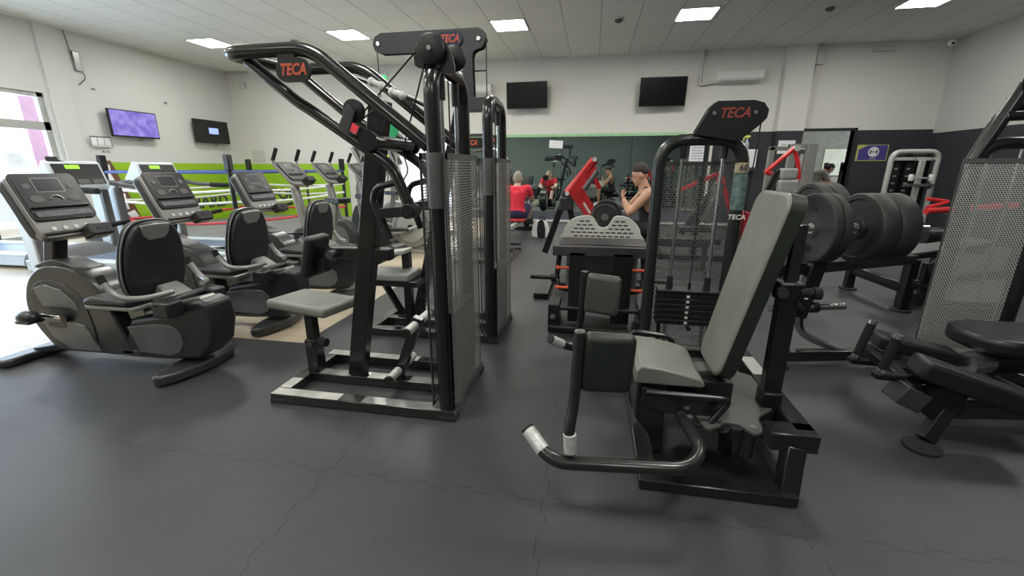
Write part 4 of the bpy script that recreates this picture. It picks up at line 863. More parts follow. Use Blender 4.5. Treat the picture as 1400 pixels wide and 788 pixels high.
# ---------------------------------------------------------------- recumbent bikes
def make_bike():
    t = thing('recumbent_bike', 'grey recumbent exercise bike nearest the camera on the left', 'exercise bike', (-3.1, 2.2, 0), 'recumbent bikes in a row on the left')
    Y = 2.2
    sh = smooth_poly([(-3.725, 0.38), (-3.70, 0.50), (-3.62, 0.62), (-3.48, 0.69), (-3.27, 0.68), (-3.13, 0.61), (-3.05, 0.50), (-3.00, 0.34), (-2.955, 0.20), (-2.93, 0.11), (-3.25, 0.10), (-3.54, 0.105), (-3.63, 0.18), (-3.69, 0.27)], 3)
    s = obj('drive_housing', MB().prism(sh, 'y', Y - 0.10, Y + 0.10), M['bike_body'], t, bevel=0.03, seg=3, ang=50)
    obj('dark_inset', MB().prism(smooth_poly([(-3.66, 0.40), (-3.60, 0.56), (-3.44, 0.60), (-3.26, 0.52), (-3.20, 0.36), (-3.22, 0.14), (-3.50, 0.14), (-3.60, 0.22)], 3), 'y', Y - 0.106, Y + 0.106), M['bike_dark'], s, bevel=0.003)
    obj('silver_panel', MB().prism([(-3.60, 0.54), (-3.50, 0.57), (-3.38, 0.54), (-3.29, 0.46), (-3.27, 0.40), (-3.36, 0.42), (-3.56, 0.42)], 'y', Y - 0.112, Y + 0.112), M['bike_panel'], s, bevel=0.003)
    obj('silver_panel', MB().prism([(-3.62, 0.33), (-3.45, 0.34), (-3.26, 0.30), (-3.17, 0.12), (-3.42, 0.12), (-3.55, 0.20)], 'y', Y - 0.112, Y + 0.112), M['bike_panel'], s, bevel=0.003)
    obj('logo_plate', MB().prism(rrect(-3.48, 0.292, 0.14, 0.035, 0.012), 'y', Y - 0.115, Y - 0.111), M['bike_dark'], s)
    obj('collar', MB().prism(smooth_poly([(-3.60, 0.675), (-3.44, 0.73), (-3.30, 0.70), (-3.22, 0.66), (-3.40, 0.66)], 3), 'y', Y - 0.075, Y + 0.075), M['bike_post'], s, bevel=0.015)
    rb = [(-3.0, 0.09), (-2.98, 0.20), (-2.90, 0.36), (-2.62, 0.41), (-2.55, 0.475), (-2.36, 0.52), (-2.285, 0.50), (-2.27, 0.36), (-2.31, 0.22), (-2.42, 0.12), (-2.7, 0.095)]
    r = obj('rear_body', MB().prism(rb, 'y', Y - 0.095, Y + 0.095), M['bike_dark'], t, bevel=0.025, seg=3, ang=50)
    obj('silver_panel', MB().prism([(-2.93, 0.31), (-2.70, 0.345), (-2.58, 0.34), (-2.525, 0.29), (-2.52, 0.22), (-2.56, 0.16), (-2.64, 0.13), (-2.87, 0.14)], 'y', Y - 0.101, Y + 0.101), M['bike_panel'], r, bevel=0.004)
    obj('rail_top', MB().prism([(-2.86, 0.375), (-2.84, 0.40), (-2.55, 0.485), (-2.38, 0.53), (-2.36, 0.515), (-2.60, 0.42)], 'y', Y - 0.055, Y + 0.055), M['bike_silver'], r, bevel=0.005)
    obj('step', MB().box(-3.02, -2.86, Y - 0.10, Y + 0.10, 0.10, 0.15), M['bike_body'], t, bevel=0.012)
    b = MB(); capsule(b, (-3.86, Y - 0.20), (-3.86, Y + 0.20), 0.065, 0.005, 0.06); obj('front_foot', b, M['bike_body'], t, bevel=0.018, seg=3)
    obj('foot_strut', MB().beam((-3.86, Y, 0.05), (-3.50, Y, 0.12), 0.12, 0.05), M['bike_dark'], t, bevel=0.01)
    b = MB().prism(smooth_poly([(-2.60, Y - 0.27), (-2.64, Y - 0.12), (-2.65, Y), (-2.63, Y + 0.14), (-2.57, Y + 0.27), (-2.50, Y + 0.25), (-2.46, Y + 0.12), (-2.45, Y), (-2.47, Y - 0.14), (-2.53, Y - 0.27)], 4), 'z', 0.005, 0.08); obj('rear_foot', b, M['bike_body'], t, bevel=0.022, seg=3)
    obj('console_post', MB().beam((-3.53, Y, 0.66), (-3.42, Y, 0.97), 0.085, 0.10, (1, 0, 0)), M['bike_post'], t, bevel=0.02, seg=3)
    # console
    o = V((-3.26, Y - 0.01, 0.90)); up = V((-0.17, 0, 0.36)).normalized(); n = V((up.z, 0, -up.x)); yv = V((0, 1, 0))
    def slab(w, h, cu, cv, d0, d1, r_, taper=0.0):
        pts = rrect(0, 0, w, h, r_)
        vs = [o + yv * (cu + a * (1 - taper * (b_ / h + 0.5))) + up * (cv + b_) + n * d for d in (d0, d1) for a, b_ in pts]; k = len(pts)
        return MB().add(vs, [tuple(range(k)), tuple(range(2 * k - 1, k - 1, -1))] + [(i, k + i, k + (i + 1) % k, (i + 1) % k) for i in range(k)])
    c = obj('console', slab(0.36, 0.42, 0, 0.19, -0.055, 0.0, 0.04), M['bike_silver'], t, bevel=0.012, seg=3)
    obj('console_back', slab(0.37, 0.40, 0, 0.20, -0.10, -0.02, 0.05), M['bike_body'], c, bevel=0.02)
    obj('bezel', slab(0.35, 0.31, 0, 0.25, 0.0, 0.012, 0.035), M['console_rim'], c, bevel=0.005)
    obj('console_face', slab(0.325, 0.285, 0, 0.25, 0.012, 0.015, 0.028), M['console'], c)
    obj('display_frame', slab(0.15, 0.095, 0, 0.325, 0.015, 0.017, 0.006), M['tube_grey'], c); obj('display', slab(0.138, 0.083, 0, 0.325, 0.017, 0.019, 0.004), M['lcd'], c)
    obj('key_strip', slab(0.30, 0.035, 0, 0.135, 0.015, 0.020, 0.008), M['keys'], c); obj('reading_ledge', slab(0.31, 0.012, 0, 0.18, 0.012, 0.032, 0.004), M['console_rim'], c, bevel=0.003)
    for u in (-0.115, 0.115): obj('side_button', slab(0.035, 0.035, u, 0.32, 0.015, 0.019, 0.012), M['keys'], c); obj('round_key', slab(0.07, 0.045, u * 0.85, 0.235, 0.015, 0.018, 0.022), M['tm_hood'], c)
    arch = [o + yv * (0.035 * cos(a)) + up * (0.225 + 0.028 * sin(a)) + n * 0.018 for a in [pi * k / 8 for k in range(9)]]
    obj('arch_key', MB().tube(arch, 0.005, 0, 8), M['bike_silver'], c)
    for u in (-0.10, -0.04, 0.02, 0.08): obj('round_button', MB().cyl(o + yv * u + up * 0.045, o + yv * u + up * 0.045 + n * 0.006, 0.013, seg=16), M['white'], c)
    obj('hand_bar', MB().tube([o + yv * -0.185 + n * 0.035 + up * 0.0, o + yv * 0.0 + n * 0.045 + up * 0.0, o + yv * 0.30 + n * 0.05 + up * 0.02], 0.012, 0.05), M['bike_post'], t)
    obj('hand_bar_grip', MB().cyl(o + yv * 0.17 + n * 0.05 + up * 0.01, o + yv * 0.31 + n * 0.05 + up * 0.021, 0.016), M['foam'], t)
    tr = obj('bottle_tray', slab(0.14, 0.085, 0.075, -0.02, 0.02, 0.11, 0.02), M['bike_post'], t, bevel=0.012)
    obj('tray_opening', slab(0.075, 0.03, 0.085, -0.015, 0.10, 0.113, 0.01), M['badge'], tr)
    # seat
    obj('seat_pad', MB().prism([(-3.10, 0.475), (-3.09, 0.52), (-3.02, 0.54), (-2.82, 0.525), (-2.74, 0.53), (-2.74, 0.475)], 'y', Y - 0.20, Y + 0.20), M['vinyl_blk'], t, bevel=0.025, seg=3)
    obj('seat_shell', MB().prism([(-3.09, 0.45), (-3.10, 0.48), (-2.72, 0.48), (-2.72, 0.45)], 'y', Y - 0.19, Y + 0.19), M['bike_silver'], t, bevel=0.01)
    obj('seat_carriage', MB().beam((-2.87, Y, 0.36), (-2.90, Y, 0.47), 0.12, 0.14, (1, 0, 0)), M['bike_silver'], t, bevel=0.01)
    o = V((-2.745, Y + 0.0, 0.52)); up = V((0.07, 0, 0.48)).normalized(); n = V((up.z, 0, -up.x))
    prof = smooth_poly([(-0.165, 0.02), (-0.20, 0.14), (-0.19, 0.30), (-0.15, 0.42), (-0.08, 0.475), (0.08, 0.475), (0.15, 0.42), (0.19, 0.30), (0.20, 0.14), (0.165, 0.02), (0.08, -0.005), (-0.08, -0.005)], 3); k = len(prof)
    def bk(d0, d1, sc=1.0):
        vs = [o + yv * a * sc + up * (0.235 + (b_ - 0.235) * sc) + n * d for d in (d0, d1) for a, b_ in prof]
        return MB().add(vs, [tuple(range(k)), tuple(range(2 * k - 1, k - 1, -1))] + [(i, k + i, k + (i + 1) % k, (i + 1) % k) for i in range(k)])
    bb = obj('backrest', bk(-0.055, -0.01), M['vinyl_blk'], t, bevel=0.02, seg=3, ang=60)
    obj('backrest_shell', bk(-0.012, 0.03, 0.97), M['bike_dark'], bb, bevel=0.022, seg=3, ang=60)
    obj('piping', MB().tube([o + yv * a * 1.0 + up * b_ + n * -0.012 for a, b_ in prof + prof[:1]], 0.005, 0, 8), M['bike_silver'], bb)
    cap = [(-0.095, 0.470), (-0.085, 0.41), (-0.05, 0.375), (0.05, 0.375), (0.085, 0.41), (0.095, 0.470), (0.0, 0.478)]; kk = len(cap)
    obj('top_cap', MB().add([o + yv * a + up * (b_ - 0.012) + n * d for d in (0.0, 0.034) for a, b_ in cap], [tuple(range(kk)), tuple(range(2 * kk - 1, kk - 1, -1))] + [(i, kk + i, kk + (i + 1) % kk, (i + 1) % kk) for i in range(kk)]), M['bike_silver'], bb, bevel=0.008)
    obj('back_bracket', MB().prism([(-2.74, 0.46), (-2.66, 0.60), (-2.60, 0.57), (-2.52, 0.52), (-2.50, 0.46)], 'y', Y - 0.07, Y + 0.07), M['bike_silver'], t, bevel=0.015)
    obj('rear_bar', MB().box(-2.555, -2.50, Y - 0.22, Y + 0.22, 0.50, 0.535), M['bike_dark'], t, bevel=0.015)
    for s in (-1, 1):
        obj('rear_pocket', MB().box(-2.56, -2.44, Y + s * 0.16 - 0.055, Y + s * 0.16 + 0.055, 0.43, 0.53), M['bike_dark'], t, bevel=0.014)
        h = obj('side_handle', MB().tube([(-2.50, Y + s * 0.10, 0.575), (-2.58, Y + s * 0.22, 0.555), (-2.70, Y + s * 0.28, 0.57), (-2.77, Y + s * 0.28, 0.67)], 0.017, 0.07), M['tube_grey'], t)
        obj('end_cap', MB().cyl((-2.765, Y + s * 0.28, 0.655), (-2.785, Y + s * 0.28, 0.70), 0.021), M['foam'], h)
    for s, (px, pz) in ((-1, (-3.55, 0.37)), (1, (-3.22, 0.33))):
        cr = obj('crank', MB().beam((-3.385, Y + s * 0.125, 0.35), (px, Y + s * 0.15, pz), 0.014, 0.025), M['chrome'], t, bevel=0.003)
        obj('pedal', MB().ell((px - 0.01, Y + s * 0.20, pz), (0.075, 0.05, 0.045)).box(px - 0.06, px + 0.05, Y + s * 0.2 - 0.045, Y + s * 0.2 + 0.045, pz - 0.035, pz - 0.015), M['bike_dark'], cr, bevel=0.004)
        obj('crank_hub', MB().cyl((-3.385, Y + s * 0.11, 0.35), (-3.385, Y + s * 0.135, 0.35), 0.03), M['black2'], cr)
    obj('adjust_lever', MB().prism([(-3.32, 0.615), (-3.08, 0.60), (-3.05, 0.635), (-3.10, 0.64)], 'y', Y + 0.20, Y + 0.24), M['black2'], t, bevel=0.006)
    return t
bike = make_bike()
dup(bike, (-3.13, 3.02, 0), 'middle grey recumbent exercise bike in the left row, its backrest seen between the other two')
dup(bike, (-3.08, 3.90, 0), 'third grey recumbent exercise bike, farthest in the left row beside the black column')

# ---------------------------------------------------------------- upright bikes
def make_upright():
    t = thing('upright_bike', 'grey upright exercise bike with raised horn handles, nearest of its row', 'exercise bike', (-3.75, 5.0, 0), 'upright bikes behind the recumbent bikes')
    Y = 5.0
    obj('console_post', MB().beam((-3.72, Y, 0.42), (-3.84, Y, 1.08), 0.085, 0.10, (1, 0, 0)), M['bike_silver'], t, bevel=0.02)
    o = V((-3.70, Y, 1.10)); up = V((-0.24, 0, 0.26)).normalized(); n = V((up.z, 0, -up.x)); yv = V((0, 1, 0))
    def slab(w, h, cu, cv, d0, d1, r_):
        pts = rrect(0, 0, w, h, r_); k = len(pts)
        vs = [o + yv * (cu + a) + up * (cv + b_) + n * d for d in (d0, d1) for a, b_ in pts]
        return MB().add(vs, [tuple(range(k)), tuple(range(2 * k - 1, k - 1, -1))] + [(i, k + i, k + (i + 1) % k, (i + 1) % k) for i in range(k)])
    c = obj('console', slab(0.36, 0.38, 0, 0.19, -0.04, 0.0, 0.05), M['bike_silver'], t, bevel=0.012)
    obj('bezel', slab(0.34, 0.30, 0, 0.22, 0, 0.012, 0.04), M['console_rim'], c); obj('console_face', slab(0.31, 0.27, 0, 0.22, 0.012, 0.015, 0.03), M['keys'], c)
    obj('display', slab(0.15, 0.09, 0, 0.29, 0.015, 0.018, 0.01), M['tube_grey'], c); obj('reading_ledge', slab(0.26, 0.02, 0, 0.16, 0.012, 0.03, 0.006), M['console_rim'], c)
    for s in (-1, 1):
        h = obj('horn_handle', MB().tube([o + yv * s * 0.05 + up * -0.02 + n * 0.02, o + yv * s * 0.20 + up * 0.02 + n * 0.0, o + yv * s * 0.22 + up * 0.36 + n * 0.0, o + yv * s * 0.215 + up * 0.43 + n * 0.17], 0.018, 0.08), M['tube_grey'], t)
        obj('grip', MB().cyl(o + yv * s * 0.218 + up * 0.375 + n * 0.03, o + yv * s * 0.215 + up * 0.435 + n * 0.18, 0.023), M['foam'], h)
    obj('bottle_tray', slab(0.16, 0.08, 0.05, 0.0, 0.02, 0.12, 0.02), M['bike_dark'], t, bevel=0.01)
    obj('drive_housing', MB().prism(smooth_poly([(-3.95, 0.32), (-3.86, 0.52), (-3.68, 0.56), (-3.50, 0.46), (-3.42, 0.25), (-3.5, 0.10), (-3.8, 0.08), (-3.93, 0.14)], 3), 'y', Y - 0.09, Y + 0.09), M['bike_body'], t, bevel=0.025, ang=50)
    obj('side_panel', MB().prism(smooth_poly([(-3.84, 0.32), (-3.76, 0.45), (-3.62, 0.44), (-3.54, 0.3), (-3.6, 0.16), (-3.78, 0.15)], 3), 'y', Y - 0.1, Y + 0.1), M['bike_panel'], t)
    obj('seat_post', MB().beam((-3.42, Y, 0.15), (-3.28, Y, 0.86), 0.06, 0.08, (1, 0, 0)), M['bike_silver'], t, bevel=0.015)
    pr = smooth_poly([(-3.44, Y), (-3.30, Y + 0.05), (-3.14, Y + 0.13), (-3.08, Y), (-3.14, Y - 0.13), (-3.30, Y - 0.05)], 4)
    obj('saddle', MB().prism(pr, 'z', 0.87, 0.935), M['vinyl_blk'], t, bevel=0.02, seg=3)
    b = MB(); capsule(b, (-3.9, Y - 0.22), (-3.9, Y + 0.22), 0.05, 0.0, 0.06); capsule(b, (-3.25, Y - 0.22), (-3.25, Y + 0.22), 0.05, 0.0, 0.06); b.beam((-3.9, Y, 0.05), (-3.25, Y, 0.06), 0.12, 0.08)
    obj('base', b, M['bike_body'], t, bevel=0.012)
    return t
ub = make_upright(); ub.location = (-3.75, 5.12, 0)
dup(ub, (-3.8, 5.97, 0), 'grey upright exercise bike in the middle of the row behind the recumbent bikes')
dup(ub, (-3.8, 6.92, 0), 'grey upright exercise bike at the far end, just left of the black machine column')

# ---------------------------------------------------------------- elliptical trainers behind the black column
def make_elliptical():
    t = thing('elliptical_trainer', 'pale grey elliptical trainer standing tall behind the last upright bike', 'exercise machine', (-3.3, 6.3, 0), 'elliptical trainers behind the machine column')
    Y = 6.3
    d = obj('drive_cover', MB().cyl((-3.3, Y - 0.12, 0.40), (-3.3, Y + 0.12, 0.40), 0.33, seg=40), M['tube_grey'], t, bevel=0.03, seg=3)
    obj('cover_disc', MB().cyl((-3.3, Y - 0.135, 0.40), (-3.3, Y + 0.135, 0.40), 0.235, seg=36), M['ltgrey'], d, bevel=0.006)
    obj('hub', MB().cyl((-3.3, Y - 0.15, 0.40), (-3.3, Y + 0.15, 0.40), 0.05), M['bike_dark'], d)
    b = MB(); b.beam((-4.2, Y, 0.07), (-2.9, Y, 0.07), 0.14, 0.08); capsule(b, (-4.2, Y - 0.26), (-4.2, Y + 0.26), 0.06, 0, 0.07); capsule(b, (-2.9, Y - 0.26), (-2.9, Y + 0.26), 0.06, 0, 0.07)
    obj('base', b, M['bike_silver'], t, bevel=0.012)
    obj('mast', MB().beam((-4.0, Y, 0.1), (-4.05, Y, 1.40), 0.10, 0.12, (1, 0, 0)), M['bike_silver'], t, bevel=0.02)
    obj('mast_shroud', MB().prism(smooth_poly([(-4.25, 0.1), (-4.15, 0.6), (-3.9, 0.62), (-3.8, 0.3), (-3.7, 0.1)], 3), 'y', Y - 0.09, Y + 0.09), M['bike_body'], t, bevel=0.02)
    for s in (-1, 1):
        obj('swing_arm', MB().tube([(-3.95, Y + s * 0.25, 0.40), (-3.98, Y + s * 0.25, 1.0), (-3.80, Y + s * 0.24, 1.25), (-3.86, Y + s * 0.20, 1.55)], 0.02, 0.1), M['tube_grey'], t)
        obj('pedal_arm', MB().tube([(-3.95, Y + s * 0.25, 0.42), (-3.5, Y + s * 0.24, 0.32), (-3.1, Y + s * 0.22, 0.45)], 0.024, 0.1), M['ltgrey'], t)
        obj('pedal', MB().box(-3.62, -3.28, Y + s * 0.22 - 0.07, Y + s * 0.22 + 0.07, 0.36, 0.40), M['bike_dark'], t, bevel=0.012)
    c = obj('console', MB().obox((-3.98, Y, 1.52), (0.06, 0.34, 0.36), 0, radians(-28)), M['bike_silver'], t, bevel=0.02)
    obj('console_face', MB().obox((-3.945, Y, 1.535), (0.012, 0.30, 0.30), 0, radians(-28)), M['console'], c, bevel=0.004); obj('display', MB().obox((-3.935, Y, 1.56), (0.012, 0.18, 0.13), 0, radians(-28)), M['tube_grey'], c)
    return t
el = make_elliptical()
el.location = (-3.6, 7.65, 0)
dup(el, (-2.80, 6.48, 0), 'pale grey elliptical trainer seen between the black column and the perforated tower')
dup(el, (-3.3, 8.45, 0), 'pale grey elliptical trainer farthest back by the bright door')

# ---------------------------------------------------------------- treadmills
def make_treadmill():
    t = thing('treadmill', 'pale treadmill nearest behind the first recumbent bike', 'treadmill', (-6.0, 4.55, 0), 'treadmills by the left window')
    Y = 4.55
    obj('deck', MB().prism([(-7.1, 0.03), (-7.1, 0.17), (-4.75, 0.17), (-4.70, 0.14), (-4.70, 0.03)], 'y', Y - 0.42, Y + 0.42), M['tm_deck'], t, bevel=0.012)
    obj('running_belt', MB().box(-6.7, -4.78, Y - 0.27, Y + 0.27, 0.165, 0.178), M['tm_belt'], t, bevel=0.004)
    for s in (-1, 1):
        obj('side_rail', MB().box(-6.7, -4.74, Y + s * 0.355 - 0.075, Y + s * 0.355 + 0.075, 0.165, 0.20), M['tm_white'], t, bevel=0.01)
        p = obj('upright_post', MB().box(-6.92, -6.76, Y + s * 0.44 - 0.05, Y + s * 0.44 + 0.05, 0.04, 1.06), M['tm_white'], t, bevel=0.015)
        obj('post_back', MB().box(-6.76, -6.72, Y + s * 0.44 - 0.045, Y + s * 0.44 + 0.045, 0.04, 1.04), M['tm_hood'], p, bevel=0.01)
        h = obj('hand_rail', MB().tube([(-6.85, Y + s * 0.43, 1.05), (-6.6, Y + s * 0.42, 1.13), (-6.3, Y + s * 0.40, 1.07), (-5.75, Y + s * 0.40, 1.05)], 0.032, 0.15), M['tm_hood'], t)
        obj('rail_tip', MB().cyl((-6.0, Y + s * 0.40, 1.055), (-5.70, Y + s * 0.40, 1.045), 0.036), M['foam'], h)
    obj('motor_hood', MB().prism(smooth_poly([(-7.2, 0.05), (-7.18, 0.22), (-7.0, 0.30), (-6.75, 0.27), (-6.55, 0.18), (-6.55, 0.12)], 3), 'y', Y - 0.36, Y + 0.36), M['tm_hood'], t, bevel=0.015)
    c = obj('console', MB().prism([(-6.75, 1.03), (-6.78, 1.13), (-6.58, 1.40), (-6.52, 1.38), (-6.42, 1.09), (-6.45, 1.03)], 'y', Y - 0.30, Y + 0.30), M['tm_white'], t, bevel=0.015)
    o = V((-6.418, Y, 1.09)); up = V((-0.10, 0, 0.29)).normalized(); n = V((up.z, 0, -up.x)); yv = V((0, 1, 0))
    def q(w, h, u, v, d0, d1): return MB().add([o + yv * (u + a * w / 2) + up * (v + b_ * h / 2) + n * d for d in (d0, d1) for a, b_ in ((-1, -1), (1, -1), (1, 1), (-1, 1))], [(0, 3, 2, 1), (4, 5, 6, 7), (0, 1, 5, 4), (1, 2, 6, 5), (2, 3, 7, 6), (3, 0, 4, 7)])
    obj('console_face', q(0.52, 0.26, 0, 0.15, 0.002, 0.012), M['console'], c); obj('display', q(0.16, 0.05, -0.05, 0.24, 0.012, 0.015), M['lcd_green'], c)
    for u in (-0.17, 0.0, 0.17): obj('cup_tray', q(0.13, 0.06, u, 0.05, 0.012, 0.018), M['tm_hood'], c)
    obj('cross_bar', MB().cyl((-6.62, Y - 0.40, 1.06), (-6.62, Y + 0.40, 1.06), 0.03), M['tm_hood'], t)
    return t
tm = make_treadmill()
dup(tm, (-6.0, 5.62, 0), 'pale treadmill behind the middle recumbent bike')
dup(tm, (-8.61, 4.75, 0), 'pale treadmill closest to the window in the far row')
t = thing('tablet_holder', 'small black tablet holder with a bent cable standing on the nearest treadmill console', 'holder', (-6.6, 4.85, 1.38))
obj('holder', MB().obox(P(72, 221, 'x', -6.55), (0.03, 0.12, 0.12), 0, -0.2), M['rubber'], t, bevel=0.01); obj('gooseneck', MB().tube([P(80, 220, 'x', -6.55), P(92, 223, 'x', -6.55), P(100, 232, 'x', -6.5)], 0.012, 0.05), M['rubber'], t)

# ---------------------------------------------------------------- boxing ring
rx0, rx1, ry0, ry1 = -9.0, -6.3, 6.75, 10.3
t = thing('ring_platform', 'low grey boxing ring platform in the back left corner', 'platform', ((rx0 + rx1) / 2, (ry0 + ry1) / 2, 0))
obj('platform', MB().box(rx0 - 0.3, -4.85, ry0 - 0.4, ry1 + 0.3, 0, 0.07), M['ringdark'], t, bevel=0.01); obj('canvas', MB().box(rx0 - 0.15, -5.0, ry0 - 0.2, ry1 + 0.15, 0.07, 0.085), M['canvas'], t)
pn = {(0, 0): 'near left', (1, 0): 'near right', (0, 1): 'far left', (1, 1): 'far right'}
for ix, x in enumerate((rx0, rx1)):
    for iy, y in enumerate((ry0, ry1)):
        t = thing('ring_post', 'black boxing ring corner post, %s corner' % pn[(ix, iy)], 'post', (x, y, 0.085))
        obj('post', MB().cyl((x, y, 0.085), (x, y, 1.53), 0.04), M['black2'], t)
        obj('corner_pad', MB().box(x - 0.055, x + 0.055, y - 0.055, y + 0.055, 1.26, 1.54), M['vinyl_blk'] if (ix + iy) % 2 else M['foam'], t, bevel=0.02)
for k, (z, m, nm) in enumerate(((1.24, 'blue', 'blue'), (0.93, 'whiterope', 'upper white'), (0.72, 'whiterope', 'lower white'), (0.36, 'redrope', 'red'))):
    b = MB()
    for (a, c_) in (((rx0, ry0), (rx1, ry0)), ((rx1, ry0), (rx1, ry1)), ((rx1, ry1), (rx0, ry1)), ((rx0, ry1), (rx0, ry0))):
        pts = [(a[0] + (c_[0] - a[0]) * i / 8, a[1] + (c_[1] - a[1]) * i / 8, z - 0.06 * sin(pi * i / 8) * (k > 0)) for i in range(9)]
        b.tube(pts, 0.024 if k else 0.03, 0, 10)
    single('ring_rope', b, M[m], nm + ' rope around the boxing ring', 'rope', ((rx0 + rx1) / 2, (ry0 + ry1) / 2, z), 'boxing ring ropes')
b = MB()
for i in range(14): b.ell((rx1 - 0.05, 8.9, 1.2 - 0.07 * i), (0.025, 0.03, 0.045), 8, 6)
single('hanging_chain', b, M['black2'], 'dark chain hanging from the ring rope', 'chain', (rx1, 8.9, 1.2))
t = thing('resistance_straps', 'yellow green suspension straps hanging by the bright door', 'straps', (-4.6, 9.3, 1.7))
c0 = P(534, 206, 'y', 9.3); 
obj('strap', MB().tube([c0, P(528, 222, 'y', 9.3)], 0.035).tube([c0, P(542, 222, 'y', 9.3)], 0.035), M['hiviz'], t); obj('strap_end', MB().tube([P(534, 190, 'y', 9.3), c0, P(545, 240, 'y', 9.3)], 0.014, 0.05).tube([c0, P(530, 248, 'y', 9.3)], 0.014), M['cable'], t)

# ---------------------------------------------------------------- hip thrust bench, middle
t = thing('hip_thrust_bench', 'black plate loaded bench with orange pegs in front of the white slotted footplate', 'exercise machine', (0.08, 3.45, 0))
obj('top_pad', MB().box(-0.245, 0.44, 3.40, 3.76, 0.69, 0.722), M['vinyl_blk'], t, bevel=0.015, seg=3)
obj('top_frame', MB().box(-0.29, 0.46, 3.36, 3.80, 0.63, 0.71), M['charcoal'], t, bevel=0.008)
u = obj('upright_plate', MB().prism([(-0.155, 0.66), (-0.155, 0.08), (-0.02, 0.08), (-0.02, 0.42), (0.19, 0.42), (0.19, 0.08), (0.335, 0.08), (0.335, 0.66), (0.19, 0.66), (0.19, 0.55), (0.16, 0.50), (0.01, 0.50), (-0.03, 0.55), (-0.03, 0.66)], 'y', 3.36, 3.40), M['black2'], t, bevel=0.003)
text('lettering', 'OOP  ULKER', 0.034, M['num'], (0.085, 3.358, 0.465), (1, 0, 0), (0, 0, 1), u, depth=0.0008, bold=0.0006)
for s, x in ((-1, -0.24), (1, 0.42)):
    obj('side_arm', MB().tube([(x, 3.5, 0.66), (x + s * 0.02, 3.45, 0.42), (x + s * 0.0, 3.40, 0.36), (x - s * 0.10, 3.40, 0.34)], 0.022, 0.05), M['black'], t)
    obj('plate_peg', MB().cyl((x + s * 0.02, 3.40, 0.44), (x + s * 0.06, 3.40, 0.44), 0.032).cyl((x + s * 0.06, 3.40, 0.44), (x + s * 0.23, 3.40, 0.44), 0.018), M['black2'], t)
    for z in (0.53, 0.365): obj('band_peg', MB().cyl((x - s * 0.10, 3.38, z), (x + s * 0.01, 3.38, z), 0.011).cyl((x + s * 0.0, 3.38, z), (x + s * 0.02, 3.38, z), 0.017), M['orangepeg'], t, label='orange band peg')
    obj('foot_housing', MB().box(x - 0.07 if s < 0 else x - 0.02, x + 0.02 if s < 0 else x + 0.07, 3.30, 3.55, 0.05, 0.235), M['black2'], t, bevel=0.006)
    obj('foot_bolt', MB().cyl((x - 0.03 * 1, 3.285, 0.14), (x - 0.03, 3.30, 0.14), 0.022), M['chrome'], t)
obj('base_beam', MB().box(-0.31, 0.50, 3.28, 3.56, 0.005, 0.06).box(-0.22, 0.42, 3.30, 3.36, 0.19, 0.225), M['black2'], t, bevel=0.012)
obj('rear_shield', MB().box(-0.2, 0.42, 3.82, 3.84, 0.2, 0.64), M['ceramic_grey'], t, bevel=0.003)

# ---------------------------------------------------------------- red lever machine with slotted footplate
t = thing('red_lever_machine', 'red and black lever press machine with a white slotted footplate', 'exercise machine', (0.1, 4.6, 0))
fp = [(-0.245, 0.60), (-0.26, 0.70), (-0.22, 0.80), (-0.13, 0.855), (-0.02, 0.87), (0.03, 0.84), (0.07, 0.775), (0.115, 0.755), (0.165, 0.775), (0.20, 0.84), (0.24, 0.87), (0.34, 0.855), (0.43, 0.79), (0.47, 0.70), (0.455, 0.60)]
f_ = obj('footplate', MB().prism(smooth_poly(fp, 2), 'y', 4.18, 4.20), M['cream'], t, bevel=0.004)
b = MB()
for r_ in range(6):
    z = 0.635 + r_ * 0.036
    for i in range(-6, 7):
        x = 0.105 + i * 0.055 + (0.0275 if r_ % 2 else 0)
        if abs(x - 0.105) > 0.30 - max(0, r_ - 2) * 0.035: continue
        if r_ >= 3 and abs(x - 0.105) < 0.05 + (r_ - 3) * 0.035: continue
        b.box(x - 0.019, x + 0.019, 4.176, 4.181, z - 0.005, z + 0.005)
obj('slots', b, M['badge'], f_, smooth=False)
A, B_, C_ = P(812, 218, 'y', 4.75), P(776, 265, 'y', 4.75), P(822, 300, 'y', 4.75)
def pz(px, py, y=4.75): q_ = P(px, py, 'y', y); return (q_.x, q_.z)
lever = [pz(813, 222), pz(806, 222), pz(777, 262), pz(784, 272), pz(803, 300), pz(817, 296), pz(815, 288), pz(799, 261), pz(804, 236)]
l = obj('lever_plate', MB().prism(lever, 'y', 4.70, 4.72), M['red'], t, bevel=0.003); obj('lever_plate', MB().prism(lever, 'y', 4.86, 4.88), M['red'], t, bevel=0.003)
obj('lettering', MB().beam(P(798, 277, 'y', 4.695), P(807, 292, 'y', 4.695), 0.002, 0.022, (1, 0, 0.6)), M['num'], l, smooth=False)
obj('lever_tube', MB().cyl(P(813, 219, 'y', 4.79), P(776, 264, 'y', 4.79), 0.045), M['red'], t, label='red tube along the lever edge')
for q_ in (P(813, 218, 'y', 4.66), P(775, 265, 'y', 4.66)): obj('bearing_cap', MB().cyl(q_, q_ + V((0, 0.28, 0)), 0.022), M['white'], t)
obj('grey_handle', MB().cyl(P(817, 234, 'y', 4.6), P(799, 259, 'y', 4.6), 0.027), M['tm_hood'], t)
obj('second_lever', MB().beam(P(814, 228, 'y', 5.1), P(804, 243, 'y', 5.1), 0.05, 0.05).beam(P(810, 238, 'y', 5.1), P(820, 258, 'y', 5.1), 0.05, 0.05), M['red'], t)
obj('rear_frame', MB().beam(P(745, 345, 'y', 4.9), P(775, 262, 'y', 4.9), 0.07, 0.09, (0, 1, 0)).beam(P(775, 262, 'y', 4.95), P(788, 330, 'y', 4.95), 0.06, 0.08, (0, 1, 0)), M['black2'], t, bevel=0.005)
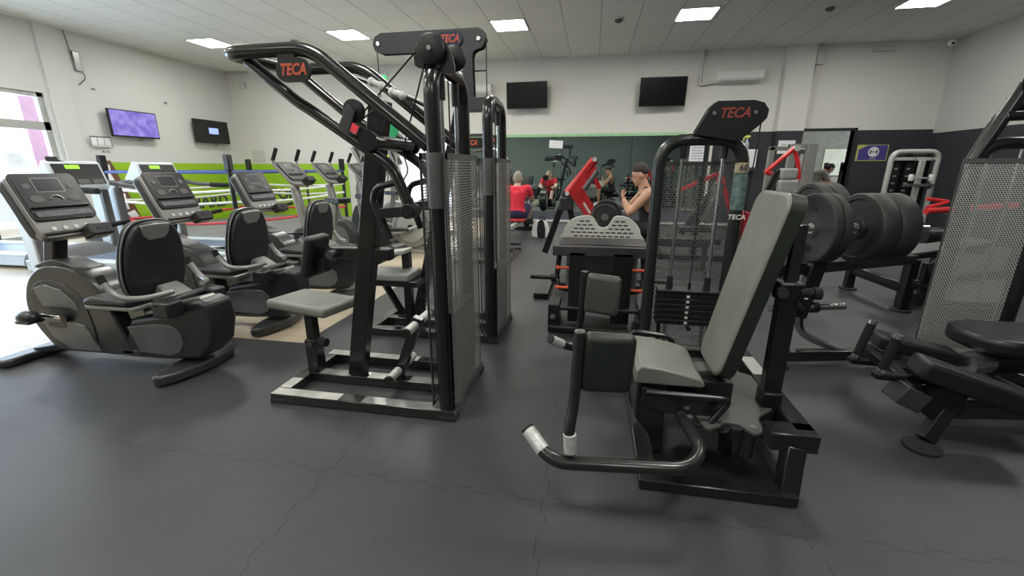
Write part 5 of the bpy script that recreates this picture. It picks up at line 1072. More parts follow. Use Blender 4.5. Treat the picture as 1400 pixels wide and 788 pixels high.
obj('pivot_block', MB().box(-0.36, -0.20, 4.8, 5.0, 0.85, 1.0), M['charcoal'], t, bevel=0.02)
b = MB().box(-0.55, -0.40, 4.2, 4.9, 0.005, 0.06).box(-0.5, 0.6, 4.9, 5.0, 0.005, 0.07).box(-0.30, 0.5, 4.22, 4.3, 0.1, 0.18).beam((-0.28, 4.26, 0.14), (-0.28, 4.9, 0.04), 0.07, 0.07).beam((0.5, 4.26, 0.14), (0.5, 4.9, 0.04), 0.07, 0.07).beam((-0.2, 4.26, 0.14), (-0.2, 4.24, 0.62), 0.05, 0.05).beam((0.42, 4.26, 0.14), (0.42, 4.24, 0.62), 0.05, 0.05)
obj('floor_frame', b, M['black2'], t, bevel=0.005)
obj('plate_sleeve', MB().cyl((0.13, 4.30, 0.84), (0.13, 4.62, 0.84), 0.024), M['chrome'], t)
obj('lever_link', MB().beam((0.12, 4.60, 0.84), P(812, 296, 'y', 4.79), 0.05, 0.05), M['black2'], t)
def weight_disc(c, axis, r, w, lab, grp, ink=True, txt=None):
    c = V(c); d = V(axis).normalized()
    t_ = thing('weight_disc', lab, 'weight plate', c - V((0, 0, r)), grp)
    prof = [(0, 0.026), (0, r * 0.28), (w * 0.10, r * 0.30), (w * 0.10, r * 0.80), (0, r * 0.84), (0, r * 0.96), (w * 0.12, r), (w * 0.88, r), (w, r * 0.96), (w, r * 0.84), (w * 0.9, r * 0.80), (w * 0.9, r * 0.30), (w, r * 0.28), (w, 0.026), (0, 0.026)]
    obj('disc', MB().lathe(c, d, prof, 56), M['plate'], t_, ang=35)
    obj('hub_ring', MB().lathe(c - d * 0.001, d, [(0, 0.025), (0, 0.036), (w + 0.002, 0.036), (w + 0.002, 0.025)], 28), M['chrome'], t_)
    if txt:
        up = V((0, 0, 1)); x = up.cross(-d) * -1
        for s, bdy in ((1, txt), (-1, txt)):
            text('raised_number', bdy, r * 0.26, M['plate_ink'], c - d * 0.0005 + d * w * 0.10 - d * 0.002 + up * s * r * 0.56, (x * s), up * s, t_, depth=0.0015, bold=0.001)
    return t_
weight_disc((0.13, 4.34, 0.84), (0, 1, 0), 0.125, 0.05, 'nearer black weight disc in the notch of the white footplate', 'discs on the red lever machine')
weight_disc((0.15, 4.44, 0.85), (0, 1, 0), 0.15, 0.05, 'larger black weight disc just behind the footplate notch', 'discs on the red lever machine')

# ---------------------------------------------------------------- plate loaded press, right
t = thing('plate_loaded_press', 'black plate loaded press frame carrying thick bumper plates, behind the tall backrest', 'exercise machine', (1.7, 3.3, 0))
b = MB(); b.beam((1.30, 2.93, 0.085), (2.10, 3.12, 0.085), 0.06, 0.07)
obj('front_floor_beam', b, M['railtop'], t, bevel=0.004)
f_ = MB(); f_.cyl((1.31, 2.93, 0.0), (1.31, 2.93, 0.015), 0.055).cyl((1.31, 2.93, 0.0), (1.31, 2.93, 0.15), 0.033); obj('foot_disc', f_, M['rubber'], t, bevel=0.003)
obj('foot_disc', MB().cyl((2.10, 3.12, 0.0), (2.10, 3.12, 0.015), 0.055).cyl((2.10, 3.12, 0.0), (2.10, 3.12, 0.13), 0.033), M['rubber'], t, bevel=0.003)
obj('curved_leg', MB().sweep(fillet([(1.50, 3.22, 0.36), (1.50, 3.20, 0.16), (1.74, 3.04, 0.09)], 0.10), [(-0.045, -0.012), (0.045, -0.012), (0.045, 0.012), (-0.045, 0.012)], up=(1, 0, 0)), M['railtop'], t, bevel=0.003)
obj('upright', MB().beam((1.49, 3.22, 0.28), (1.56, 3.22, 0.70), 0.08, 0.09, (1, 0, 0)), M['black2'], t, bevel=0.005)
obj('small_label', MB().box(1.495, 1.515, 3.172, 3.176, 0.42, 0.44), M['num'], t, smooth=False)
obj('cross_beam', MB().beam((1.22, 3.10, 0.63), (2.93, 4.45, 0.50), 0.07, 0.08), M['black2'], t, bevel=0.005)
obj('storage_sleeve', MB().cyl((1.26, 3.12, 0.355), (1.48, 3.18, 0.355), 0.026), M['chrome'], t); obj('storage_sleeve', MB().cyl((1.54, 3.2, 0.355), (1.80, 3.27, 0.355), 0.026), M['chrome'], t)
obj('sleeve_collar', MB().cyl((1.42, 3.16, 0.355), (1.46, 3.17, 0.355), 0.045), M['black2'], t); obj('sleeve_collar', MB().cyl((1.56, 3.205, 0.355), (1.60, 3.215, 0.355), 0.04), M['black2'], t)
obj('load_bar', MB().cyl((1.355, 3.197, 0.91), (2.25, 3.36, 0.91), 0.021), M['chrome'], t)
obj('bar_holder', MB().beam((1.66, 3.42, 0.60), (1.66, 3.25, 0.93), 0.03, 0.06, (1, 0, 0)), M['black2'], t, bevel=0.004); obj('bar_holder', MB().beam((2.15, 3.85, 0.56), (2.22, 3.36, 0.93), 0.05, 0.05, (1, 0, 0)), M['black2'], t, bevel=0.004)
obj('rear_bar', MB().cyl((1.62, 3.95, 0.955), (2.35, 4.08, 0.955), 0.021).beam((2.2, 3.88, 0.56), (2.2, 4.05, 0.955), 0.05, 0.05), M['chrome'], t)
dd = (V((2.25, 3.36, 0)) - V((1.37, 3.20, 0))).normalized(); c0 = V((1.37, 3.20, 0.91))
dsc = [(0.10, 0.055, 'bumper plate with raised numbers on the bare end of the loaded bar', 'KG'), (0.16, 0.055, 'second bumper plate from the bare bar end, touching the numbered one', None), (0.40, 0.115, 'thick bumper plate in the right hand pair on the loaded bar', None), (0.52, 0.13, 'outermost thick bumper plate at the right end of the loaded bar', None)]
for a, w_, lab, tx in dsc: weight_disc(c0 + dd * a, dd, 0.235, w_, lab, 'bumper plates on the front loaded bar', txt='20' if tx else None)
weight_disc((1.76, 3.98, 0.955), dd, 0.235, 0.09, 'bumper plate on the rear bar, left of its pair, seen above the front plates', 'bumper plates on the rear bar')
weight_disc((1.86, 4.00, 0.955), dd, 0.235, 0.10, 'bumper plate on the rear bar, right of its pair, seen above the front plates', 'bumper plates on the rear bar')
# low bench frame behind it
obj('rear_floor_beam', MB().beam((2.92, 4.45, 0.22), (2.88, 5.2, 0.22), 0.06, 0.09), M['railtop'], t, bevel=0.004)
obj('front_upright', MB().beam((2.93, 4.45, 0.02), (2.93, 4.45, 0.50), 0.10, 0.08, (1, 0, 0)), M['black2'], t, bevel=0.008); obj('rear_upright', MB().beam((2.87, 5.22, 0.02), (2.87, 5.22, 0.42), 0.08, 0.08, (1, 0, 0)), M['black2'], t, bevel=0.008)
for x, y in ((2.93, 4.45), (2.87, 5.22), (3.3, 4.8)): obj('foot_disc', MB().cyl((x, y, 0), (x, y, 0.02), 0.085), M['rubber'], t, bevel=0.003)
obj('storage_peg', MB().cyl((2.98, 4.42, 0.27), (3.14, 4.36, 0.25), 0.024).cyl((2.94, 4.43, 0.275), (2.99, 4.41, 0.27), 0.05), M['black'], t)
obj('cross_leg', MB().beam((2.93, 4.5, 0.10), (3.3, 4.8, 0.08), 0.07, 0.08).beam((3.3, 4.8, 0.03), (3.3, 4.8, 0.4), 0.07, 0.07), M['black2'], t, bevel=0.005)
obj('bench_pad', MB().obox((3.3, 4.75, 0.55), (0.9, 0.28, 0.07), radians(10), radians(-8)), M['vinyl_blk'], t, bevel=0.02, seg=3)
obj('foot_roller', MB().cyl((3.05, 4.35, 0.44), (3.25, 4.62, 0.44), 0.05), M['foam'], t); obj('foot_roller', MB().cyl((3.1, 4.3, 0.34), (3.3, 4.57, 0.34), 0.04), M['foam'], t)

tt = thing('dumbbell', 'steel dumbbell end showing below the numbered bumper plate', 'dumbbell', (1.42, 3.30, 0.68))
obj('head', MB().lathe((1.36, 3.3, 0.75), (1, 0.25, 0), [(0, 0), (0, 0.04), (0.015, 0.058), (0.05, 0.058), (0.06, 0.05), (0.065, 0.058), (0.10, 0.058), (0.11, 0.02), (0.11, 0)], 24), M['steelblk'], tt)
obj('handle', MB().cyl((1.46, 3.325, 0.75), (1.56, 3.35, 0.75), 0.017), M['chrome'], tt)

# ---------------------------------------------------------------- right edge curl machine
t = thing('curl_machine', 'black curl machine with foam handles, dark pads and a perforated tower at the right edge', 'exercise machine', (2.3, 2.8, 0))
obj('tower_frame', MB().tube([(2.33, 3.24, 0.05), (2.33, 3.24, 1.45), (3.0, 3.24, 1.45), (3.0, 3.24, 0.05)], 0.036, 0.16, 18), M['black'], t)
obj('front_post', MB().cyl((2.63, 3.10, 0.02), (2.63, 3.10, 1.40), 0.045), M['black'], t)
sh = MB().sheet((2.22, 3.18, 0.04), (2.60, 3.08, 0.04), (2.60, 3.08, 1.35), (2.22, 3.18, 1.35)); sh.sheet((2.60, 3.08, 0.04), (2.66, 3.20, 0.04), (2.66, 3.20, 1.35), (2.60, 3.08, 1.35))
g_ = obj('perforated_guard', sh, M['perf2'], t, smooth=False)
obj('guard_rim', MB().beam((2.22, 3.178, 1.345), (2.60, 3.078, 1.345), 0.003, 0.03).beam((2.225, 3.177, 0.04), (2.225, 3.177, 1.35), 0.012, 0.003, (0, 1, 0)), M['perf_rim'], g_, smooth=False)
for x in (2.40, 2.56): obj('guide_rod', MB().cyl((x, 3.24, 0.1), (x, 3.24, 1.42), 0.01), M['chrome'], t)
for k in range(8): obj('weight_plate', MB().box(2.33, 2.64, 3.19, 3.29, 0.12 + k * 0.042, 0.158 + k * 0.042), M['black2'], t, bevel=0.003)
obj('upper_mast', MB().tube([(2.30, 3.24, 1.30), (2.42, 3.24, 1.62), (2.48, 3.24, 1.78)], 0.035, 0.1).tube([(2.36, 3.32, 1.35), (2.46, 3.32, 1.66), (2.9, 3.32, 1.68)], 0.03, 0.1), M['black'], t)
pulley(t, (2.52, 3.2, 1.79), 0.09)
obj('upper_bar', MB().cyl((2.40, 3.22, 1.60), (2.9, 3.22, 1.62), 0.028), M['black'], t)
# seat
pr = rrect(2.36, 2.62, 0.66, 0.40, 0.17, 8)
obj('seat_pad', MB().prism(pr, 'z', 0.36, 0.45), M['vinyl_blk'], t, bevel=0.028, seg=4)
obj('seat_collar', MB().cyl((2.00, 2.50, 0.29), (2.08, 2.53, 0.29), 0.065).cyl((2.08, 2.53, 0.29), (2.14, 2.55, 0.29), 0.058), M['chrome'], t, label='silver round collar under the seat')
obj('seat_beam', MB().beam((2.10, 2.58, 0.27), (2.9, 2.7, 0.27), 0.09, 0.09), M['railtop'], t, bevel=0.005)
obj('seat_stem', MB().box(2.5, 2.58, 2.6, 2.68, 0.03, 0.37), M['black2'], t)
# arm pads
vs = [P(1193, 470, 'z', 0.40), P(1218, 464, 'z', 0.42), P(1297, 490, 'z', 0.36), P(1288, 503, 'z', 0.33)]
obj('arm_pad', MB().obox((1.81, 2.58, 0.335), (0.38, 0.16, 0.08), radians(-8), radians(10)), M['vinyl_blk'], t, bevel=0.018, seg=3)
obj('arm_pad', MB().obox((1.83, 2.20, 0.305), (0.50, 0.15, 0.10), radians(-8), radians(17)), M['vinyl_blk'], t, bevel=0.022, seg=3)
obj('pad_mount', MB().beam((1.62, 2.42, 0.28), (2.05, 2.40, 0.22), 0.10, 0.05).beam((1.60, 2.2, 0.26), (1.60, 2.62, 0.30), 0.06, 0.05), M['black2'], t, bevel=0.005)
for (a, c_) in ((P(1171, 486, 'y', 2.52), P(1193, 440, 'y', 2.52)), (P(1206, 506, 'y', 2.25), P(1228, 460, 'y', 2.25))):
    d_ = (c_ - a).normalized()
    h = obj('handle', MB().cyl(a, c_, 0.021), M['foam'], t, label='foam covered upright handle'); obj('end_cap', MB().cyl(c_ - d_ * 0.012, c_ + d_ * 0.008, 0.023), M['chrome'], h); obj('handle_collar', MB().cyl(a - d_ * 0.012, a + d_ * 0.006, 0.023), M['chrome'], h)
    obj('handle_bracket', MB().beam(a + V((-0.03, 0, -0.03)), a + V((0.26, 0.03, -0.05)), 0.05, 0.035), M['black2'], h, bevel=0.008)
obj('cam_block', MB().obox((1.58, 2.22, 0.22), (0.12, 0.12, 0.10), 0, radians(25)), M['charcoal'], t, bevel=0.006)
obj('cam_disc', MB().cyl((1.72, 2.18, 0.20), (1.72, 2.24, 0.20), 0.09), M['black2'], t)
obj('front_leg', MB().beam((1.66, 2.15, 0.02), (1.83, 2.25, 0.28), 0.06, 0.06, (1, 0, 0)), M['black2'], t, bevel=0.005)
obj('foot_disc', MB().cyl((1.62, 2.10, 0.0), (1.62, 2.10, 0.018), 0.075), M['rubber'], t, bevel=0.003)
obj('floor_beam', MB().beam((1.76, 2.25, 0.14), (2.9, 2.42, 0.14), 0.06, 0.075).beam((2.6, 2.4, 0.10), (2.63, 3.2, 0.05), 0.07, 0.07), M['railtop'], t, bevel=0.005)
b = MB(); b.box(2.2, 3.05, 3.14, 3.32, 0.005, 0.05); obj('tower_base', b, M['black2'], t, bevel=0.005)
obj('floor_foot', MB().box(2.86, 2.96, 2.3, 2.5, 0.0, 0.14), M['black2'], t, bevel=0.01)

# ---------------------------------------------------------------- grey cable machine by the back wall
t = thing('cable_crossover_machine', 'light grey double stack cable machine by the dark wall, right of the purple sign', 'exercise machine', (5.8, 9.4, 0))
obj('frame', MB().tube([(5.42, 9.4, 0.03), (5.42, 9.4, 1.60), (6.17, 9.4, 1.60), (6.17, 9.4, 0.03)], 0.045, 0.16), M['ltgrey'], t)
obj('cross_tube', MB().box(5.45, 6.15, 9.37, 9.43, 1.44, 1.50), M['ltgrey'], t, bevel=0.01); obj('centre_post', MB().box(5.86, 5.95, 9.33, 9.39, 0.03, 1.45), M['ltgrey'], t, bevel=0.01)
obj('back_panel', MB().box(5.46, 6.13, 9.50, 9.52, 0.1, 1.5), M['badge'], t, smooth=False)
for x in (5.54, 5.74):
    s_ = obj('weight_stack', MB().box(x - 0.06, x + 0.06, 9.40, 9.50, 0.1, 1.40), M['black2'], t)
    for k in range(7): obj('label_strip', MB().box(x - 0.035, x + 0.02, 9.396, 9.40, 1.28 - k * 0.13, 1.31 - k * 0.13), M['tube_grey'], s_, smooth=False)
obj('pulley_bar', MB().box(5.74, 6.06, 9.27, 9.30, 1.12, 1.15), M['ltgrey'], t, bevel=0.004)
for x in (5.74, 6.06): obj('white_cap', MB().box(x - 0.03, x + 0.03, 9.25, 9.32, 1.08, 1.20), M['white'], t, bevel=0.015); pulley(t, (x, 9.30, 1.0), 0.05)
obj('lower_arm', MB().box(5.65, 6.15, 9.28, 9.32, 0.98, 1.03), M['tm_hood'], t, bevel=0.006)
obj('cable', MB().cyl((6.05, 9.33, 1.55), (6.03, 9.33, 1.12), 0.005, seg=8).cyl((5.77, 9.33, 1.55), (5.78, 9.33, 1.12), 0.005, seg=8), M['cable'], t)
for x in (5.68, 6.0): pulley(t, (x, 9.38, 1.56), 0.05)
obj('base', MB().box(5.35, 6.25, 9.25, 9.6, 0.0, 0.08), M['ltgrey'], t, bevel=0.01)

# ---------------------------------------------------------------- grey rack uprights in front of the doorway
t = thing('squat_rack', 'tall grey steel rack uprights standing in front of the doorway', 'rack', (3.0, 7.1, 0))
for x0, x1, y in ((2.74, 2.83, 7.0), (2.97, 3.10, 7.0), (2.76, 2.84, 7.8), (3.05, 3.13, 7.8)): obj('upright', MB().box(x0, x1, y, y + 0.08, 0.02, 1.64), M['greyrack'], t, bevel=0.006)
obj('top_beam', MB().box(2.74, 3.10, 7.02, 7.08, 1.58, 1.64), M['greyrack'], t, bevel=0.005); obj('top_beam', MB().box(2.76, 3.13, 7.8, 7.86, 1.58, 1.64), M['greyrack'], t, bevel=0.005)
obj('hole_strip', MB().box(2.90, 2.93, 7.0, 7.04, 0.9, 1.5), M['ltgrey'], t, smooth=False)
obj('base', MB().box(2.70, 3.15, 6.95, 7.9, 0.0, 0.06), M['greyrack'], t, bevel=0.005)
# red pointed lever machine with grey pads
t = thing('shoulder_press_machine', 'black machine with grey pads and a red pointed lever in front of the grey rack', 'exercise machine', (2.3, 6.1, 0))
r_ = [P(1046, 236, 'y', 6.2), P(1086, 203, 'y', 6.2), P(1084, 212, 'y', 6.2), P(1092, 245, 'y', 6.2)]
obj('red_lever', MB().cyl(r_[0], r_[1], 0.028).tube([r_[1], (r_[1] + r_[3]) / 2 + V((0.02, 0, 0)), r_[3]], 0.026), M['red'], t)
obj('lever_tip', MB().cyl(r_[0], r_[0] + V((0.10, 0, -0.02)), 0.025), M['red'], t); obj('bearing', MB().cyl(r_[1] + V((0.02, -0.05, 0)), r_[1] + V((0.02, 0.05, 0)), 0.035), M['ltgrey'], t)
c_ = P(1077, 238, 'y', 6.0); obj('head_pad', MB().obox(c_, (0.20, 0.12, 0.14), 0, 0), M['ceramic_grey'], t, bevel=0.03, seg=3)
c_ = P(1076, 254, 'y', 5.95); obj('back_pad', MB().obox(c_ + V((0, 0, -0.03)), (0.22, 0.12, 0.20), 0, 0), M['ceramic_grey'], t, bevel=0.03, seg=3)
c_ = P(1080, 275, 'y', 5.2); obj('seat_pad', MB().ell(c_ + V((0.0, 0, -0.08)), (0.27, 0.16, 0.20)), M['vinyl_grey'], t)
b = MB(); a1 = P(1048, 262, 'y', 6.0); a2 = P(1062, 235, 'y', 6.0); b.beam(a1, a2, 0.06, 0.06).beam(a2, a2 + V((0.14, 0, 0.01)), 0.05, 0.05).beam(a1, P(1025, 320, 'y', 6.0), 0.09, 0.09).beam(P(1056, 262, 'y', 6.0), P(1068, 246, 'y', 6.0), 0.04, 0.04)
b.beam((2.35, 6.05, 1.2), (2.35, 6.05, 0.05), 0.09, 0.09, (1, 0, 0)).box(1.9, 2.9, 6.0, 6.1, 0.0, 0.07).box(2.3, 2.4, 5.1, 6.05, 0, 0.07).beam((2.30, 5.2, 0.05), (2.30, 5.2, 0.9), 0.08, 0.08, (1, 0, 0))
obj('frame', b, M['black2'], t, bevel=0.005)
# dark red machine behind the perforated guard
t = thing('red_frame_machine', 'dark red framed machine seen through the perforated guard of the hip machine', 'exercise machine', (1.6, 6.6, 0))
b = MB(); b.beam(P(968, 305, 'y', 6.6), P(985, 235, 'y', 6.6), 0.05, 0.05).beam(P(985, 235, 'y', 6.6), P(1000, 300, 'y', 6.6), 0.05, 0.05).beam(P(925, 262, 'y', 6.6), P(980, 238, 'y', 6.6), 0.05, 0.05)
obj('red_frame', b, M['red'], t, bevel=0.004)
obj('red_cover', MB().obox(P(1018, 308, 'y', 6.0), (0.22, 0.12, 0.34), 0, 0.3), M['dkred'], t, bevel=0.02)
b = MB(); b.beam(P(930, 320, 'y', 6.4), P(975, 262, 'y', 6.4), 0.08, 0.08).box(1.0, 2.2, 6.5, 6.6, 0, 0.08).box(1.0, 1.1, 6.5, 7.2, 0, 0.08).beam((1.5, 6.6, 0.05), (1.5, 6.6, 1.2), 0.09, 0.09, (1, 0, 0))
obj('black_frame', b, M['black2'], t, bevel=0.005); obj('seat_pad', MB().obox((1.4, 6.3, 0.5), (0.4, 0.35, 0.08)), M['vinyl_blk'], t, bevel=0.02); obj('back_pad', MB().obox((1.6, 6.3, 0.85), (0.08, 0.32, 0.55), 0, radians(15)), M['vinyl_grey'], t, bevel=0.02)
# red arms on the right behind the curl machine
t = thing('chest_press_machine', 'machine with red bars and black rollers right of the bumper plates', 'exercise machine', (4.3, 6.0, 0))
obj('bent_handle', MB().tube([P(1268, 272, 'y', 6.0), P(1298, 276, 'y', 6.0), P(1268, 284, 'y', 5.9)], 0.022, 0.05), M['red'], t)
obj('red_bar', MB().cyl(P(1266, 289, 'y', 5.8), P(1390, 281, 'y', 6.1), 0.035), M['red'], t)
obj('roller_pad', MB().cyl(P(1262, 322, 'y', 5.6), P(1284, 322, 'y', 5.6), 0.09).cyl(P(1284, 322, 'y', 5.6), P(1300, 324, 'y', 5.7), 0.08), M['vinyl_blk'], t)
b = MB(); b.beam((4.0, 5.7, 0.05), (4.0, 5.7, 0.8), 0.1, 0.1, (1, 0, 0)).beam((4.0, 5.7, 0.05), (5.2, 6.2, 0.05), 0.1, 0.1).beam((5.1, 6.1, 0.05), (5.1, 6.1, 1.0), 0.1, 0.1, (1, 0, 0))
obj('frame', b, M['black2'], t, bevel=0.005); obj('seat_pad', MB().obox((4.0, 5.7, 0.42), (0.6, 0.4, 0.09)), M['vinyl_grey'], t, bevel=0.02)

# ---------------------------------------------------------------- gym bag on the floor
t = thing('gym_bag', 'small white and black gym bag standing on the floor by the rowing man', 'bag', (-0.95, 8.3, 0))
obj('bag_body', MB().prism(smooth_poly([(-1.10, 0.01), (-1.12, 0.16), (-1.07, 0.30), (-0.96, 0.34), (-0.85, 0.30), (-0.80, 0.16), (-0.82, 0.01)], 3), 'y', 8.2, 8.4), M['white'], t, bevel=0.03, seg=3)
obj('black_panel', MB().prism(smooth_poly([(-1.01, 0.02), (-1.0, 0.32), (-0.89, 0.32), (-0.86, 0.02)], 2), 'y', 8.185, 8.41), M['blackcloth'], t, bevel=0.01)
obj('carry_strap', MB().tube([(-1.0, 8.3, 0.32), (-0.98, 8.3, 0.40), (-0.90, 8.3, 0.40), (-0.88, 8.3, 0.32)], 0.01, 0.03), M['blackcloth'], t)

# ---------------------------------------------------------------- people
def limb(b, p0, p1, r0, r1):
    p0, p1 = V(p0), V(p1); b.cyl(p0, p1, r0, r1, 16); b.ell(p0, (r0,) * 3, 14, 10); b.ell(p1, (r1,) * 3, 14, 10); return b
def remesh_obj(name, b, m, parent, vox=0.011, it=3):
    o = obj(name, b, m, None, smooth=False)
    r = o.modifiers.new('r', 'REMESH'); r.mode = 'VOXEL'; r.voxel_size = vox
    s = o.modifiers.new('s', 'SMOOTH'); s.factor = 0.5; s.iterations = it
    bpy.context.view_layer.update()
    me = bpy.data.meshes.new_from_object(o.evaluated_get(bpy.context.evaluated_depsgraph_get()))
    old = o.data; o.modifiers.clear(); o.data = me; bpy.data.meshes.remove(old); me.name = name
    me.polygons.foreach_set('use_smooth', [True] * len(me.polygons))
    if parent:
        me.transform(Matrix.Translation(-V(root_of(parent).location))); o.parent = parent
    return o
def hand(b, wrist, dirn, palm_n, curl=0.9, s=1.0):
    """palm plus four unequal curled fingers and a thumb leaving the side of the palm"""
    w = V(wrist); d = V(dirn).normalized(); n = (V(palm_n) - d * V(palm_n).dot(d)).normalized(); sd = d.cross(n)
    pc = w + d * 0.045 * s
    b.ell(pc, (0.04 * s, 0.04 * s, 0.018 * s), 12, 8, Matrix((sd, d, n)).transposed())
    for i, L in enumerate((0.062, 0.072, 0.068, 0.052)):
        a = w + d * 0.078 * s + sd * (-0.03 + 0.02 * i) * s; cu = 0.0; p = a
        for k in range(3):
            cu += curl * 0.55; q_ = p + (d * cos(cu) + n * sin(cu)) * L * s * (0.45, 0.32, 0.23)[k]
            limb(b, p, q_, 0.0095 * s, 0.0088 * s); p = q_
    a = w + d * 0.02 * s - sd * 0.033 * s; q_ = a + (d * 0.5 - sd * 0.6 + n * 0.4).normalized() * 0.035 * s; limb(b, a, q_, 0.013 * s, 0.011 * s)
    limb(b, q_, q_ + (d * 0.6 + n * 0.7).normalized() * 0.03 * s, 0.011 * s, 0.0095 * s)
def head(b, c, fwd, up, s=1.0):
    c = V(c); f = V(fwd).normalized(); u = (V(up) - f * V(up).dot(f)).normalized(); r = f.cross(u); R = Matrix((r, f, u)).transposed()
    b.ell(c + u * 0.025 * s, (0.074 * s, 0.094 * s, 0.10 * s), 20, 14, R); b.ell(c + f * 0.03 * s - u * 0.045 * s, (0.055 * s, 0.062 * s, 0.07 * s), 16, 12, R)
    b.ell(c + f * 0.098 * s - u * 0.012 * s, (0.013 * s, 0.02 * s, 0.026 * s), 10, 8, R)        # nose
    b.ell(c + f * 0.088 * s - u * 0.055 * s, (0.024 * s, 0.012 * s, 0.012 * s), 10, 8, R); b.ell(c + f * 0.075 * s - u * 0.095 * s, (0.025 * s, 0.02 * s, 0.018 * s), 10, 8, R)
    for k in (-1, 1): b.ell(c + r * k * 0.077 * s - u * 0.005 * s - f * 0.005 * s, (0.010 * s, 0.020 * s, 0.032 * s), 10, 8, R)
    return f, u, r, R
def face_bits(t, c, f, u, r, R, s=1.0):
    c = V(c)
    for k in (-1, 1): obj('eye', MB().ell(c + f * 0.086 * s + r * k * 0.030 * s + u * 0.012 * s, (0.010 * s, 0.006 * s, 0.005 * s), 10, 6, R), M['eye'], t); obj('eyebrow', MB().ell(c + f * 0.090 * s + r * k * 0.030 * s + u * 0.032 * s, (0.018 * s, 0.006 * s, 0.004 * s), 10, 6, R), M['hair_dk'], t)
    obj('mouth', MB().ell(c + f * 0.097 * s - u * 0.055 * s, (0.02 * s, 0.006 * s, 0.005 * s), 10, 6, R), M['lip'], t)
def hair(t, c, f, u, r, R, m, s=1.0, top=1.0):
    b = MB(); c = V(c)
    if top > 1.02: c = c + u * 0.006 - f * 0.004
    b.ell(c + u * (0.045 if top <= 1.02 else 0.062) * s * top - f * 0.010 * s, (0.078 * s, 0.094 * s, (0.090 if top <= 1.02 else 0.072) * s * top), 20, 14, R)
    if top <= 1.02: b.ell(c - f * 0.034 * s + u * 0.0 * s, (0.078 * s, 0.076 * s, 0.088 * s), 16, 12, R)
    else: b.ell(c - f * 0.034 * s + u * 0.034 * s, (0.0765 * s, 0.073 * s, 0.060 * s), 16, 12, R)
    if top > 1.02:
        for i in range(26):
            a = i * 2.4; rr = 0.055 * sqrt((i + 0.5) / 26); p = c + u * 0.115 * s * top + r * rr * cos(a) + f * (rr * sin(a) + 0.01) - u * rr * rr * 6
            limb(b, p, p + (u * 0.6 + f * 0.5 + r * 0.3 * cos(a)) * 0.022, 0.014, 0.008)
    return remesh_obj('hair', b, m, t, 0.009, 2)

